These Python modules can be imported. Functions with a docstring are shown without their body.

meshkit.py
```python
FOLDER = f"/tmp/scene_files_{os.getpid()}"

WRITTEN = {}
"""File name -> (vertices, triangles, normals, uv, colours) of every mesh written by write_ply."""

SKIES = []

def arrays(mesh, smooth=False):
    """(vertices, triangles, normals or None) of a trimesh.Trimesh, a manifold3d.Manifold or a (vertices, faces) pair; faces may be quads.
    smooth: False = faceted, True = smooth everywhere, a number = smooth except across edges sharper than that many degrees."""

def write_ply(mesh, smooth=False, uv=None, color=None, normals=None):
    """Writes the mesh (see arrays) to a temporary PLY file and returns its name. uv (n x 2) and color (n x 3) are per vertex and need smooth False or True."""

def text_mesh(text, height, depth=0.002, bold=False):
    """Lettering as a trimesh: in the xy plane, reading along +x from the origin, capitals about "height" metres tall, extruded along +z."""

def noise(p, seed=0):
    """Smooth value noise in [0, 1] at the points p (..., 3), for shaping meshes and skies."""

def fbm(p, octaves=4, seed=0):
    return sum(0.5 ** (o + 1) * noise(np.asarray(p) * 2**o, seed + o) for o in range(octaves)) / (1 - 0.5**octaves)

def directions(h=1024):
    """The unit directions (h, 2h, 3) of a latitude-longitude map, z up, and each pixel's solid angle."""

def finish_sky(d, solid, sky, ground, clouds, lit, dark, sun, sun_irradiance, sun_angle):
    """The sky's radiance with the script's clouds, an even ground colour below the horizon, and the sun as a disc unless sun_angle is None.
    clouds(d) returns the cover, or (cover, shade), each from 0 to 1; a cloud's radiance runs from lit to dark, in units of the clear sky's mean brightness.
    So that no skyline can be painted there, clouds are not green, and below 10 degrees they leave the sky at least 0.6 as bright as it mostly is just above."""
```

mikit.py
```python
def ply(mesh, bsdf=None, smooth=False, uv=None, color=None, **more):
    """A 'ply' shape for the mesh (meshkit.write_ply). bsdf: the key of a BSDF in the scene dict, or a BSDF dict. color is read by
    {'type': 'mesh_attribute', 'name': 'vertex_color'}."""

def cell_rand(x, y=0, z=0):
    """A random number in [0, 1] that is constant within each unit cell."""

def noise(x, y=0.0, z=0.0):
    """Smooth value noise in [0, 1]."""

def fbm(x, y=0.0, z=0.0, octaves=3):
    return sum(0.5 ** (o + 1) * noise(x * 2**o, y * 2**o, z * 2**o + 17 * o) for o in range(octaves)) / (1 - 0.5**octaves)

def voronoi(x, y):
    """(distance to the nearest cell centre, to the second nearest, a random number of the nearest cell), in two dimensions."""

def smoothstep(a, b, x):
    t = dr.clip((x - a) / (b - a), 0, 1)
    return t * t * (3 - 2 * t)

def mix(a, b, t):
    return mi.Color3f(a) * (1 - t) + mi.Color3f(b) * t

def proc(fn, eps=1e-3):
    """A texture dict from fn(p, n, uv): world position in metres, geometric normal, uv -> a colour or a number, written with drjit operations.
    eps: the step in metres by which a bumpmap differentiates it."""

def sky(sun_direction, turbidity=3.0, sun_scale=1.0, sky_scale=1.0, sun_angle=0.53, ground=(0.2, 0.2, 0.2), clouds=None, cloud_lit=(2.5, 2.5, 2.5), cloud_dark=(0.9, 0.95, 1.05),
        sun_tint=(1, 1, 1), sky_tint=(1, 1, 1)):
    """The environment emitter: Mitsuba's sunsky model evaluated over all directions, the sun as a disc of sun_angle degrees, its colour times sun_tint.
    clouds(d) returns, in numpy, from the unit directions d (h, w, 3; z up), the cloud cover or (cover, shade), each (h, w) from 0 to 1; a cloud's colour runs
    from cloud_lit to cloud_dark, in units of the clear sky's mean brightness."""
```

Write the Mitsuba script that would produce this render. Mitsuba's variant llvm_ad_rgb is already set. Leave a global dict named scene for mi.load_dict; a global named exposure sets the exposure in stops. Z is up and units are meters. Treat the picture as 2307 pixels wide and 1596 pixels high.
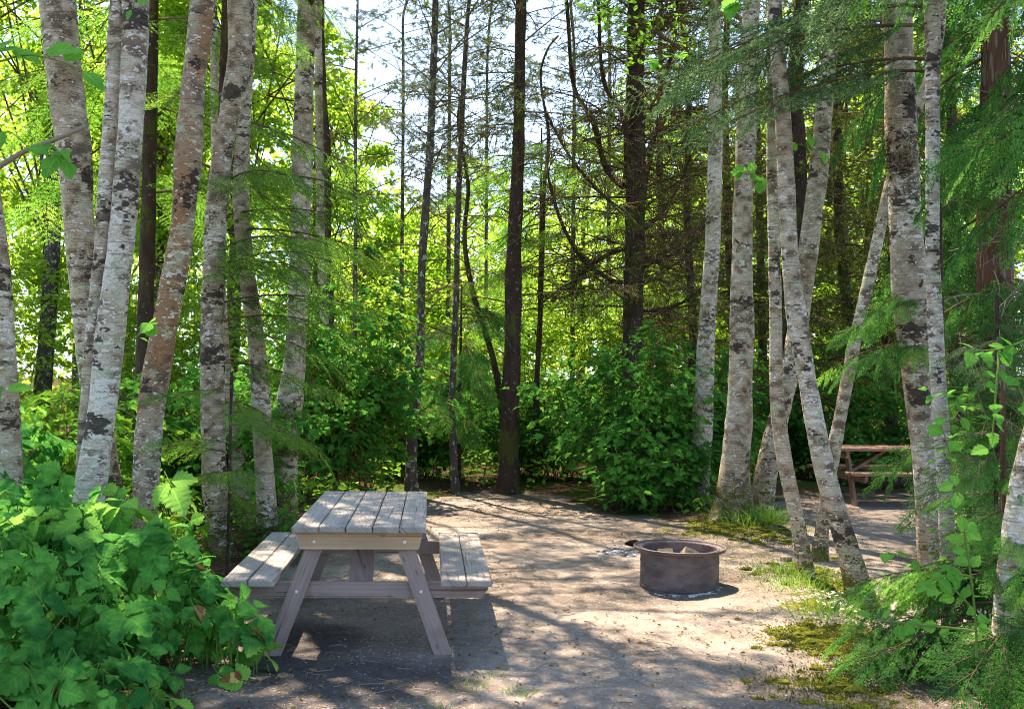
import math
import numpy as np
import trimesh
import drjit as dr
import mitsuba as mi
import mikit
from mikit import proc, noise, fbm, voronoi, smoothstep, mix, cell_rand
from scipy.interpolate import PchipInterpolator

T4 = mi.ScalarTransform4f
# ---------------------------------------------------------------- camera, light
FOC, CX, CY = 2320.0, 1153.0, 798.0          # survey grid of the photograph: 2306 x 1596
EYE = np.array([0.0, 0.0, 1.58])
PITCH, ROLL = math.radians(1.46), math.radians(0.9)
FWD = np.array([0, math.cos(PITCH), math.sin(PITCH)])
UP0 = np.array([0, -math.sin(PITCH), math.cos(PITCH)])
RIGHT0 = np.array([1.0, 0, 0])
CAM_UP = -math.sin(ROLL) * RIGHT0 + math.cos(ROLL) * UP0
CAM_RIGHT = math.cos(ROLL) * RIGHT0 + math.sin(ROLL) * UP0
SUN = (-0.24, 0.45, 1.0)
exposure = 3.7
scene, labels = {}, {}
PLACES = {'pine': [], 'dark': [], 'thicket': []}
scene['camera'] = {
    'type': 'thinlens', 'fov': 2 * math.degrees(math.atan(1153 / FOC)), 'fov_axis': 'x',
    'aperture_radius': 0.003, 'focus_distance': 8.0, 'near_clip': 0.05, 'far_clip': 2000.0,
    'to_world': T4().look_at(origin=EYE.tolist(), target=(EYE + FWD).tolist(), up=CAM_UP.tolist())}
scene['sky'] = mikit.sky(SUN, turbidity=3.5, sky_tint=(1.10, 1.0, 0.88))


def at(px, py, Y):
    """surveyed point of the grid -> world point at the distance Y in front of the viewer"""
    a, b = (px - CX) / FOC, -(py - CY) / FOC
    d = FWD + a * CAM_RIGHT + b * CAM_UP
    return EYE + d * (Y / d[1])


def on_ground(px, py):
    a, b = (px - CX) / FOC, -(py - CY) / FOC
    d = FWD + a * CAM_RIGHT + b * CAM_UP
    return EYE + d * (-EYE[2] / d[2])


# ---------------------------------------------------------------- bookkeeping
def numbered(name):
    if name not in scene and name not in labels and not any(k.startswith(name + '__') for k in scene):
        return name
    i = 1
    while f'{name}_{i:03d}' in scene or f'{name}_{i:03d}' in labels:
        i += 1
    return f'{name}_{i:03d}'


_count = {}


def thing(name, label, cat, group=None, kind=None):
    key = numbered(name)
    labels[key] = {'label': label}
    if cat:
        labels[key]['category'] = cat
    if group:
        labels[key]['group'] = group
    if kind:
        labels[key]['kind'] = kind
    return key


def part(parent, name, shape, label=None, kind=None):
    base = f'{parent}__{name}'
    n = _count.get(base, 0)
    _count[base] = n + 1
    key = base if n == 0 else f'{base}_{n:03d}'
    scene[key] = shape
    if label or kind:
        labels[key] = {}
        if label:
            labels[key]['label'] = label
        if kind:
            labels[key]['kind'] = kind
    return key


def structure(name, shape, label=None):
    scene[name] = shape
    labels[name] = {'kind': 'structure'}
    if label:
        labels[name]['label'] = label


# ---------------------------------------------------------------- materials
def C(*c):
    return {'type': 'rgb', 'value': list(c)}


def leaf_bsdf(name, lo, hi, scale, rough=0.45, trans=1.0, veins=False, eta=1.4, tip=None):
    def fn(p, n, uv):
        t = noise(p.x * scale, p.y * scale, p.z * scale) * 0.6 + noise(p.x * scale * 7, p.y * scale * 7, p.z * scale * 7) * 0.4
        c = mix(lo, hi, smoothstep(0.25, 0.75, t))
        if tip is not None:
            c = mix(c, tip, smoothstep(0.66, 0.8, noise(p.x * 2.3 + 9, p.y * 2.3, p.z * 2.3)))
        if veins:
            s = dr.abs(uv.x - 0.5) * 2
            k = uv.y * 7 - s * 1.6
            side = smoothstep(0.16, 0.04, dr.abs(k - dr.floor(k) - 0.5))
            mid = smoothstep(0.10, 0.03, s)
            c = c * (1 + 0.35 * dr.maximum(mid, side * 0.7))
        return c
    scene[name] = {'type': 'principledthin', 'base_color': proc(fn), 'roughness': rough, 'diff_trans': trans, 'eta': eta}


leaf_bsdf('leaf_salmonberry', (0.035, 0.155, 0.035), (0.15, 0.41, 0.065), 4.5, 0.42, 0.85, veins=True, eta=1.42, tip=(0.26, 0.50, 0.08))
leaf_bsdf('leaf_young', (0.11, 0.32, 0.045), (0.20, 0.46, 0.07), 3.0, 0.45, 1.0, veins=True)
leaf_bsdf('leaf_shrub', (0.04, 0.155, 0.025), (0.13, 0.35, 0.05), 1.6, 0.24, 0.9, eta=1.55)
leaf_bsdf('leaf_canopy', (0.13, 0.31, 0.03), (0.26, 0.46, 0.05), 0.8, 0.45, 1.0)
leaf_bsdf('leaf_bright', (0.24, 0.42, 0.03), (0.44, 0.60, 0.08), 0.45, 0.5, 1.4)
leaf_bsdf('needle_hemlock', (0.11, 0.31, 0.03), (0.27, 0.52, 0.06), 2.6, 0.5, 1.1, tip=(0.38, 0.62, 0.08))
leaf_bsdf('needle_cedar', (0.035, 0.145, 0.028), (0.11, 0.31, 0.05), 2.4, 0.45, 0.8, tip=(0.22, 0.48, 0.07))
leaf_bsdf('needle_spruce', (0.05, 0.13, 0.05), (0.13, 0.24, 0.09), 2.0, 0.5, 0.6, tip=(0.24, 0.40, 0.16))
leaf_bsdf('needle_dark', (0.05, 0.10, 0.018), (0.15, 0.20, 0.04), 1.0, 0.5, 0.9)
leaf_bsdf('needle_pine', (0.10, 0.14, 0.05), (0.20, 0.22, 0.09), 1.0, 0.5, 0.8)
leaf_bsdf('grass_blade', (0.10, 0.26, 0.03), (0.26, 0.42, 0.06), 4.0, 0.5, 0.9)
leaf_bsdf('moss_tuft', (0.05, 0.065, 0.012), (0.17, 0.175, 0.025), 14.0, 0.9, 0.4)
leaf_bsdf('moss_brown', (0.035, 0.025, 0.010), (0.095, 0.070, 0.020), 6.0, 0.9, 0.3)
scene['petal_white'] = {'type': 'principledthin', 'base_color': C(0.75, 0.78, 0.70), 'roughness': 0.5, 'diff_trans': 0.6}


def litter_fn(p, n, uv):
    r = cell_rand(p.x * 18, p.y * 18, 3)
    c = mix((0.16, 0.08, 0.035), (0.34, 0.20, 0.07), smoothstep(0.2, 0.7, r))
    return mix(c, (0.45, 0.36, 0.10), smoothstep(0.82, 0.9, r))


scene['dead_leaf'] = {'type': 'principledthin', 'base_color': proc(litter_fn), 'roughness': 0.7, 'diff_trans': 0.3}


def bark_alder_fn(pale, tan, dark, spots, rust=0.0, o=0.0):
    def fn(p, n, uv):
        x, y, z = p.x + o, p.y, p.z
        med = noise(x * 16, y * 16, z * 17)
        fine = noise(x * 55, y * 55, z * 75)
        grit = noise(x * 140, y * 140, z * 150)
        big = fbm(x * 4.5 + 3, y * 4.5, z * 2.1, 2)
        big2 = fbm(x * 3.7 + 23, y * 3.7, z * 2.6 + 7, 2)
        c = mix(tan, pale, smoothstep(0.30, 0.66, 0.45 * big + 0.35 * med + 0.2 * fine))
        if rust:
            c = mix(c, (0.27, 0.125, 0.045), rust * smoothstep(0.47, 0.60, 0.7 * fbm(x * 3 + 7, y * 3, z * 1.1, 2) + 0.2 * med + 0.1 * grit))
        # brown algae, broken up by the grain of the bark
        c = mix(c, (0.105, 0.075, 0.052), 0.8 * smoothstep(0.52, 0.62, 0.42 * big2 + 0.33 * (1 - med) + 0.25 * fine))
        # whitish lichen crusts
        l = 0.40 * noise(x * 26 + 9, y * 26, z * 34) + 0.30 * noise(x * 60 + 3, y * 60, z * 80) + 0.30 * big
        c = mix(c, (0.60, 0.555, 0.485), smoothstep(0.60 - spots, 0.66 - spots, l))
        c = mix(c, (0.38, 0.39, 0.26), 0.7 * smoothstep(0.62, 0.70, 0.6 * noise(x * 12 + 50, y * 12, z * 10) + 0.4 * fine))
        # blackish patches with ragged edges
        d = 0.58 * fbm(x * 4.2 + 11, y * 4.2, z * 4.0 + 5, 2) + 0.24 * noise(x * 21, y * 21, z * 26) + 0.18 * fine
        c = mix(c, (0.04, 0.028, 0.021), 0.92 * smoothstep(0.615 - dark, 0.665 - dark, d))
        # fine rings across the stem
        ring = noise(x * 6, y * 6, z * 110) * 0.55 + noise(x * 26, y * 26, z * 190) * 0.45
        c = c * (1 - 0.5 * smoothstep(0.60, 0.74, ring)) * (0.74 + 0.5 * grit)
        # moss growing on the foot of the stem
        ms = med * 0.45 + fine * 0.3 + 0.25 * grit
        foot = ms + dr.clip(0.26 - 0.5 * uv.y, -0.4, 0.26)
        return mix(c, mix((0.04, 0.04, 0.012), (0.14, 0.135, 0.025), noise(x * 70, y * 70, z * 70)), smoothstep(0.60, 0.68, foot))
    return fn


def ridge(fn_h, name, inner, scale):
    scene[name] = {'type': 'bumpmap', 'arbitrary': proc(fn_h, eps=0.002), 'scale': scale, 'bsdf': inner}


def bark_bump(p, n, uv):
    return noise(p.x * 45, p.y * 45, p.z * 60) * 0.5 + 0.5 * noise(p.x * 14, p.y * 14, p.z * 95)


def make_bark(name, fn, rough=0.85, bump=0.006):
    scene[name] = {'type': 'twosided', 'bsdf': {'type': 'bumpmap', 'arbitrary': proc(bark_bump, eps=0.003), 'scale': bump,
                   'bsdf': {'type': 'principled', 'base_color': proc(fn), 'roughness': rough, 'specular': 0.25}}}


make_bark('bark_alder', bark_alder_fn((0.48, 0.395, 0.295), (0.265, 0.19, 0.12), 0.0, 0.015))
make_bark('bark_alder_pale', bark_alder_fn((0.53, 0.46, 0.365), (0.33, 0.255, 0.175), 0.0, 0.06, 0.0, 5.0))
make_bark('bark_alder_dark', bark_alder_fn((0.46, 0.38, 0.285), (0.25, 0.18, 0.115), 0.03, 0.025, 0.0, 11.0))
make_bark('bark_alder_rust', bark_alder_fn((0.42, 0.35, 0.265), (0.25, 0.175, 0.11), -0.005, 0.015, 0.75, 17.0))


def bark_conifer_fn(p, n, uv):
    x, y, z = p.x, p.y, p.z
    c = mix((0.022, 0.014, 0.010), (0.085, 0.050, 0.036), fbm(x * 26, y * 26, z * 7, 3))
    c = mix(c, (0.20, 0.19, 0.16), smoothstep(0.72, 0.78, noise(x * 30, y * 30, z * 22) * .6 + .4 * noise(x * 80, y * 80, z * 60)))
    ms = fbm(x * 7 + 3, y * 7, z * 3, 3) + 0.15 * noise(x * 60, y * 60, z * 60)
    return mix(c, (0.07, 0.07, 0.016), smoothstep(0.68, 0.74, ms))


make_bark('bark_conifer', bark_conifer_fn, 0.9, 0.010)


def bark_grey_fn(p, n, uv):
    x, y, z = p.x, p.y, p.z
    c = mix((0.030, 0.020, 0.015), (0.13, 0.105, 0.088), fbm(x * 22, y * 22, z * 8, 3))
    return mix(c, (0.36, 0.35, 0.31), smoothstep(0.62, 0.68, noise(x * 28, y * 28, z * 14) * .6 + .4 * noise(x * 70, y * 70, z * 50)))


make_bark('bark_grey', bark_grey_fn, 0.9, 0.008)


def bark_cedar_fn(p, n, uv):
    x, y, z = p.x, p.y, p.z
    c = mix((0.05, 0.026, 0.018), (0.21, 0.10, 0.058), fbm(x * 42, y * 42, z * 3.0, 3))
    return mix(c, (0.25, 0.20, 0.165), 0.7 * smoothstep(0.64, 0.72, noise(x * 60, y * 60, z * 6)))


make_bark('bark_cedar', bark_cedar_fn, 0.9, 0.010)


def twig_fn(p, n, uv):
    c = mix((0.06, 0.040, 0.028), (0.16, 0.115, 0.075), noise(p.x * 5, p.y * 5, p.z * 5))
    return mix(c, (0.15, 0.15, 0.04), smoothstep(0.62, 0.70, noise(p.x * 9 + 4, p.y * 9, p.z * 9)))


scene['twig'] = {'type': 'twosided', 'bsdf': {'type': 'diffuse', 'reflectance': proc(twig_fn)}}
scene['twig_pale'] = {'type': 'twosided', 'bsdf': {'type': 'diffuse', 'reflectance': C(0.26, 0.22, 0.17)}}
scene['stem_green'] = {'type': 'twosided', 'bsdf': {'type': 'diffuse', 'reflectance': C(0.14, 0.22, 0.05)}}
scene['stem_red'] = {'type': 'twosided', 'bsdf': {'type': 'diffuse', 'reflectance': C(0.22, 0.11, 0.045)}}


def wood_fn(lo, hi, stain):
    def fn(p, n, uv):
        u, v = uv.x, uv.y
        w = v + 0.012 * noise(u * 2.2, v * 9, 1)
        g = noise(u * 2.0, w * 150, 2) * 0.55 + noise(u * 5.5, w * 420, 3) * 0.45
        c = mix(lo, hi, 0.2 + 0.6 * smoothstep(0.2, 0.85, g))
        c = c * (0.86 + 0.28 * fbm(u * 3.1, v * 14, 4, 2))
        crack = smoothstep(0.84, 0.90, noise(u * 2.6, w * 95, 7))
        c = c * (1 - 0.45 * crack)
        c = mix(c, stain, 0.5 * smoothstep(0.64, 0.76, fbm(u * 4, v * 9, 9, 3)))
        kd = voronoi(u * 2.1, v * 7.0)
        return c * (1 - 0.4 * smoothstep(0.05, 0.03, kd[0]))
    return fn


def make_wood(name, lo, hi, stain):
    def b(p, n, uv):
        return noise(uv.x * 2.0, uv.y * 150, 2) * 0.6 + noise(uv.x * 5, uv.y * 420, 3) * 0.4
    scene[name] = {'type': 'twosided', 'bsdf': {'type': 'principled', 'base_color': proc(wood_fn(lo, hi, stain)), 'roughness': 0.75, 'specular': 0.3}}


make_wood('wood_grey', (0.245, 0.203, 0.170), (0.385, 0.33, 0.28), (0.21, 0.20, 0.165))
make_wood('wood_brown', (0.235, 0.168, 0.14), (0.345, 0.255, 0.22), (0.19, 0.14, 0.125))
make_wood('wood_fresh', (0.40, 0.26, 0.14), (0.55, 0.385, 0.235), (0.27, 0.20, 0.15))
make_wood('wood_red', (0.17, 0.095, 0.06), (0.30, 0.18, 0.12), (0.12, 0.08, 0.06))
scene['bolt_steel'] = {'type': 'roughconductor', 'material': 'Cr', 'alpha': 0.35}


def rust_fn(p, n, uv):
    g = fbm(p.x * 9, p.y * 9, p.z * 14, 4)
    c = mix((0.080, 0.060, 0.058), (0.145, 0.110, 0.103), smoothstep(0.3, 0.7, g))
    c = mix(c, (0.17, 0.09, 0.055), 0.35 * smoothstep(0.62, 0.72, fbm(p.x * 17 + 5, p.y * 17, p.z * 22, 3)))
    c = mix(c, (0.060, 0.050, 0.049), 0.6 * smoothstep(0.70, 0.78, noise(p.x * 30, p.y * 30, p.z * 40) * .6 + .4 * noise(p.x * 80, p.y * 80, p.z * 80)))
    return c * (0.85 + 0.3 * noise(p.x * 160, p.y * 160, p.z * 160))


scene['rusty_iron'] = {'type': 'twosided', 'bsdf': {'type': 'principled', 'base_color': proc(rust_fn), 'roughness': 0.62, 'specular': 0.4}}


def ash_fn(p, n, uv):
    return mix((0.10, 0.095, 0.09), (0.58, 0.57, 0.56), smoothstep(0.35, 0.6, fbm(p.x * 34, p.y * 34, p.z * 30, 3)))


scene['ash'] = {'type': 'twosided', 'bsdf': {'type': 'diffuse', 'reflectance': proc(ash_fn)}}


def char_fn(p, n, uv):
    return mix((0.012, 0.011, 0.011), (0.07, 0.065, 0.06), smoothstep(0.5, 0.75, fbm(p.x * 40, p.y * 40, p.z * 40, 2)))


scene['charcoal'] = {'type': 'twosided', 'bsdf': {'type': 'diffuse', 'reflectance': proc(char_fn)}}


def stone_fn(p, n, uv):
    return mix((0.16, 0.15, 0.14), (0.42, 0.40, 0.38), fbm(p.x * 21, p.y * 21, p.z * 21, 3))


scene['stone'] = {'type': 'twosided', 'bsdf': {'type': 'diffuse', 'reflectance': proc(stone_fn)}}


def soil_fn(p, n, uv):
    """uv.x: signed distance in metres to the edge of the bare clearing (positive outside); uv.y: share of moss (positive) or of dark grit (negative)"""
    x, y = p.x, p.y
    f = fbm(x * 1.3, y * 1.3, 0, 3)
    g = noise(x * 26, y * 26) * 0.5 + noise(x * 75, y * 75) * 0.5
    c = mix((0.168, 0.137, 0.114), (0.268, 0.227, 0.194), smoothstep(0.3, 0.7, f))
    c = c * (0.72 + 0.5 * g)
    d1, d2, r = voronoi(x * 38, y * 38)
    c = mix(c, mix((0.12, 0.10, 0.09), (0.48, 0.45, 0.42), r), 0.75 * smoothstep(0.30, 0.22, d1) * smoothstep(0.45, 0.55, cell_rand(r * 977, 1, 2)))
    # brown litter crumbs
    l1, l2, lr = voronoi(x * 44 + 5 + 0.8 * noise(x * 30, y * 30), y * 44)
    c = mix(c, mix((0.10, 0.055, 0.03), (0.28, 0.16, 0.07), lr), 0.65 * smoothstep(0.36, 0.22, l1) * smoothstep(0.66, 0.70, lr + 0.7 * (fbm(x * 0.9 + 3, y * 0.9, 0, 2) - 0.5)))
    # dark damp grit
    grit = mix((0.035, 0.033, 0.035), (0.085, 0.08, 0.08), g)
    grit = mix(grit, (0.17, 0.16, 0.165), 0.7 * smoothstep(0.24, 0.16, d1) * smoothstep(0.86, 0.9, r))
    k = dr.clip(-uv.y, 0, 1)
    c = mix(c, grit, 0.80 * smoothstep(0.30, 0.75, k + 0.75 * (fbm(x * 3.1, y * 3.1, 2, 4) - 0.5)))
    # moss
    m = dr.clip(uv.y, 0, 1)
    mn = fbm(x * 6, y * 6, 4, 3)
    moss = mix((0.045, 0.055, 0.012), (0.15, 0.15, 0.022), noise(x * 90, y * 90) * .6 + .4 * mn)
    c = mix(c, moss, smoothstep(0.46, 0.58, m * 0.72 + 0.9 * (mn - 0.5) + 0.4 * (noise(x * 55, y * 55) - 0.5)))
    # forest litter beyond the clearing
    lit = mix((0.045, 0.028, 0.016), (0.12, 0.08, 0.05), noise(x * 20, y * 20) * 0.5 + 0.5 * noise(x * 55, y * 55))
    lit = mix(lit, (0.06, 0.085, 0.02), smoothstep(0.5, 0.62, fbm(x * 1.7 + 8, y * 1.7, 1, 3)))
    return mix(c, lit, smoothstep(-0.10, 0.12, uv.x + 0.8 * (fbm(x * 2.4, y * 2.4, 6, 4) - 0.5)))


scene['soil'] = {'type': 'twosided', 'bsdf': {'type': 'diffuse', 'reflectance': proc(soil_fn)}}

# ---------------------------------------------------------------- mesh helpers
RNG = np.random.default_rng


class MB:
    """collects triangles"""

    def __init__(self):
        self.v, self.f, self.uv, self.n = [], [], [], 0

    def add(self, v, f, uv=None):
        v = np.asarray(v, float)
        self.v.append(v)
        self.f.append(np.asarray(f, int) + self.n)
        self.uv.append(np.zeros((len(v), 2)) if uv is None else np.asarray(uv, float))
        self.n += len(v)
        return self

    def arrays(self):
        return np.vstack(self.v), np.vstack(self.f), np.vstack(self.uv)

    def ply(self, bsdf, smooth=False, **k):
        v, f, uv = self.arrays()
        return mikit.ply((v, f), bsdf, smooth, uv=uv, **k)


def unit(a):
    a = np.asarray(a, float)
    return a / np.maximum(np.linalg.norm(a, axis=-1, keepdims=True), 1e-12)


def tube(points, radii, sides=20, step=0.06, rough=0.0, seed=0, flare=0.0, squash=None, cap=True):
    """smooth tapered tube through the points; uv = (arc, height above its foot)"""
    P, R = np.asarray(points, float), np.asarray(radii, float)
    s = np.concatenate([[0], np.cumsum(np.linalg.norm(np.diff(P, axis=0), axis=1))])
    n = max(4, int(s[-1] / step))
    t = np.linspace(0, s[-1], n)
    if len(P) > 2:
        c = PchipInterpolator(s, P)(t)
        r = PchipInterpolator(s, R)(t)
        from scipy.ndimage import gaussian_filter1d
        cs = gaussian_filter1d(c, max(1.0, 0.25 / max(step, 1e-3)), axis=0, mode='nearest')
        w = np.clip(np.minimum(t, s[-1] - t) / 0.4, 0, 1)[:, None]
        c = c * (1 - w) + cs * w
    else:
        c = P[0] + (P[1] - P[0]) * (t / s[-1])[:, None]
        r = R[0] + (R[1] - R[0]) * (t / s[-1])
    d = unit(np.gradient(c, axis=0))
    a = unit(np.cross(d, np.where(np.abs(d[:, :1]) < 0.9, [[1.0, 0, 0]], [[0, 1.0, 0]])))
    b = np.cross(d, a)
    ang = np.linspace(0, 2 * np.pi, sides + 1)
    h = t[:, None]
    rr = np.repeat(r[:, None], sides + 1, 1)
    if rough:
        q = np.stack([np.cos(ang)[None] * 1.3 + 0 * h, np.sin(ang)[None] * 1.3 + 0 * h, 2.2 * h + 0 * ang[None]], -1) + seed * 13.7
        q2 = np.stack([np.cos(ang)[None] * 3 + 0 * h, np.sin(ang)[None] * 3 + 0 * h, 9 * h + 0 * ang[None]], -1) + seed * 7.1
        from meshkit import noise as mnoise
        rr = rr * (1 + rough * 2 * (mnoise(q) - 0.5) + rough * 0.9 * (mnoise(q2) - 0.5))
    if flare:
        lob = 0.55 + 0.45 * np.cos(ang * 5 + seed)[None] + 0.25 * np.cos(ang * 3 + 2 * seed)[None]
        rr = rr * (1 + flare * np.exp(-h / 0.16) * np.clip(lob, 0.1, 1.4) + 0.25 * flare * np.exp(-h / 0.5))
    v = c[:, None] + rr[..., None] * (np.cos(ang)[None, :, None] * a[:, None] + np.sin(ang)[None, :, None] * b[:, None])
    uv = np.stack([np.repeat((ang / (2 * np.pi))[None], n, 0), np.repeat(t[:, None], sides + 1, 1)], -1)
    i, j = np.meshgrid(np.arange(n - 1), np.arange(sides), indexing='ij')
    m = sides + 1
    q = np.stack([i * m + j, i * m + j + 1, (i + 1) * m + j + 1, (i + 1) * m + j], -1).reshape(-1, 4)
    f = np.vstack([q[:, [0, 1, 2]], q[:, [0, 2, 3]]])
    v, uv = v.reshape(-1, 3), uv.reshape(-1, 2)
    if cap:
        k = len(v)
        v = np.vstack([v, c[-1:]])
        uv = np.vstack([uv, [[0.5, t[-1]]]])
        jj = np.arange(sides)
        f = np.vstack([f, np.stack([(n - 1) * m + jj, (n - 1) * m + jj + 1, np.full(sides, k)], 1)])
    return v, f, uv


def sticks(P0, P1, r0, r1, sides=3):
    """many thin tapered prisms at once"""
    P0, P1 = np.asarray(P0, float), np.asarray(P1, float)
    k = len(P0)
    d = unit(P1 - P0)
    a = unit(np.cross(d, np.where(np.abs(d[:, 2:]) < 0.9, [[0, 0, 1.0]], [[1.0, 0, 0]])))
    b = np.cross(d, a)
    ang = np.arange(sides) * 2 * np.pi / sides
    ring = np.cos(ang)[None, :, None] * a[:, None] + np.sin(ang)[None, :, None] * b[:, None]
    r0, r1 = np.broadcast_to(r0, k)[:, None, None], np.broadcast_to(r1, k)[:, None, None]
    v = np.concatenate([P0[:, None] + ring * r0, P1[:, None] + ring * r1], 1)
    j = np.arange(sides)
    q = np.stack([j, (j + 1) % sides, (j + 1) % sides + sides, j + sides], 1)
    f = np.vstack([q[:, [0, 1, 2]], q[:, [0, 2, 3]]])
    F = (f[None] + (np.arange(k) * 2 * sides)[:, None, None]).reshape(-1, 3)
    return v.reshape(-1, 3), F


def needles(P, D, L, W, rng, flat=None):
    """one slim triangle for each needle"""
    k = len(P)
    s = unit(np.cross(D, rng.normal(size=(k, 3)) if flat is None else flat + rng.normal(size=(k, 3)) * 0.35))
    w = np.broadcast_to(W, k)[:, None] / 2
    v = np.stack([P - s * w, P + s * w, P + D * np.broadcast_to(L, k)[:, None]], 1).reshape(-1, 3)
    return v, np.arange(3 * k).reshape(-1, 3)


def frames(axis, normal):
    """rotation matrices whose x is the axis and z close to the normal"""
    x = unit(axis)
    y = unit(np.cross(normal, x))
    z = np.cross(x, y)
    return np.stack([x, y, z], -1)


def scatter(base, P, R, s):
    bv, bf, buv = base
    s = np.broadcast_to(s, len(P))
    v = np.einsum('kij,nj->kni', R, bv) * s[:, None, None] + P[:, None]
    F = (bf[None] + (np.arange(len(P)) * len(bv))[:, None, None]).reshape(-1, 3)
    return v.reshape(-1, 3), F, np.tile(buv, (len(P), 1))


def leaf(L=1.0, W=0.7, n=6, teeth=0.12, fold=0.18, droop=0.25, peak=0.38, lobes=0.0, seed=0):
    """a toothed leaf of unit length along +x, folded along its midrib, tip hanging down"""
    rng = RNG(seed)
    m = 2 * n
    t = np.linspace(0, 1, m + 1)
    prof = np.where(t < peak, np.sin(t / peak * np.pi / 2) ** 0.7, np.cos((t - peak) / (1 - peak) * np.pi / 2) ** 0.9)
    w = prof * W / 2
    w = w * (1 + teeth * np.where(np.arange(m + 1) % 2 == 1, 1, -1) * (rng.random(m + 1) * 0.6 + 0.7))
    if lobes:
        w = w * (1 + lobes * np.cos(t * np.pi * 5.0 + 0.5))
    w[0], w[-1] = 0.012, 0.0
    x = t * L
    z = -droop * t ** 2 * L
    e = np.where(np.arange(m + 1) % 2 == 1, 0.03, -0.02) * L
    mid = np.stack([x, 0 * x, z], 1)
    lft = np.stack([x + e, w, z + fold * w], 1)
    rgt = np.stack([x + e, -w, z + fold * w * 0.8], 1)
    v = np.vstack([mid, lft, rgt])
    uv = np.vstack([np.stack([0 * t + .5, t], 1), np.stack([0 * t + 1, t], 1), np.stack([0 * t, t], 1)])
    i = np.arange(m)
    k = m + 1
    f = np.vstack([np.stack([i, i + 1, i + k + 1], 1), np.stack([i, i + k + 1, i + k], 1), np.stack([i, i + 2 * k, i + 2 * k + 1], 1), np.stack([i, i + 2 * k + 1, i + 1], 1)])
    return v, f, uv


def combine(items):
    mb = MB()
    for v, f, uv in items:
        mb.add(v, f, uv)
    return mb.arrays()


def rotz(a):
    c, s = math.cos(a), math.sin(a)
    return np.array([[c, -s, 0], [s, c, 0], [0, 0, 1.0]])


def moved(base, R=None, t=(0, 0, 0), s=1.0):
    v, f, uv = base
    v = v * s
    if R is not None:
        v = v @ np.asarray(R).T
    return v + np.asarray(t, float), f, uv


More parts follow.
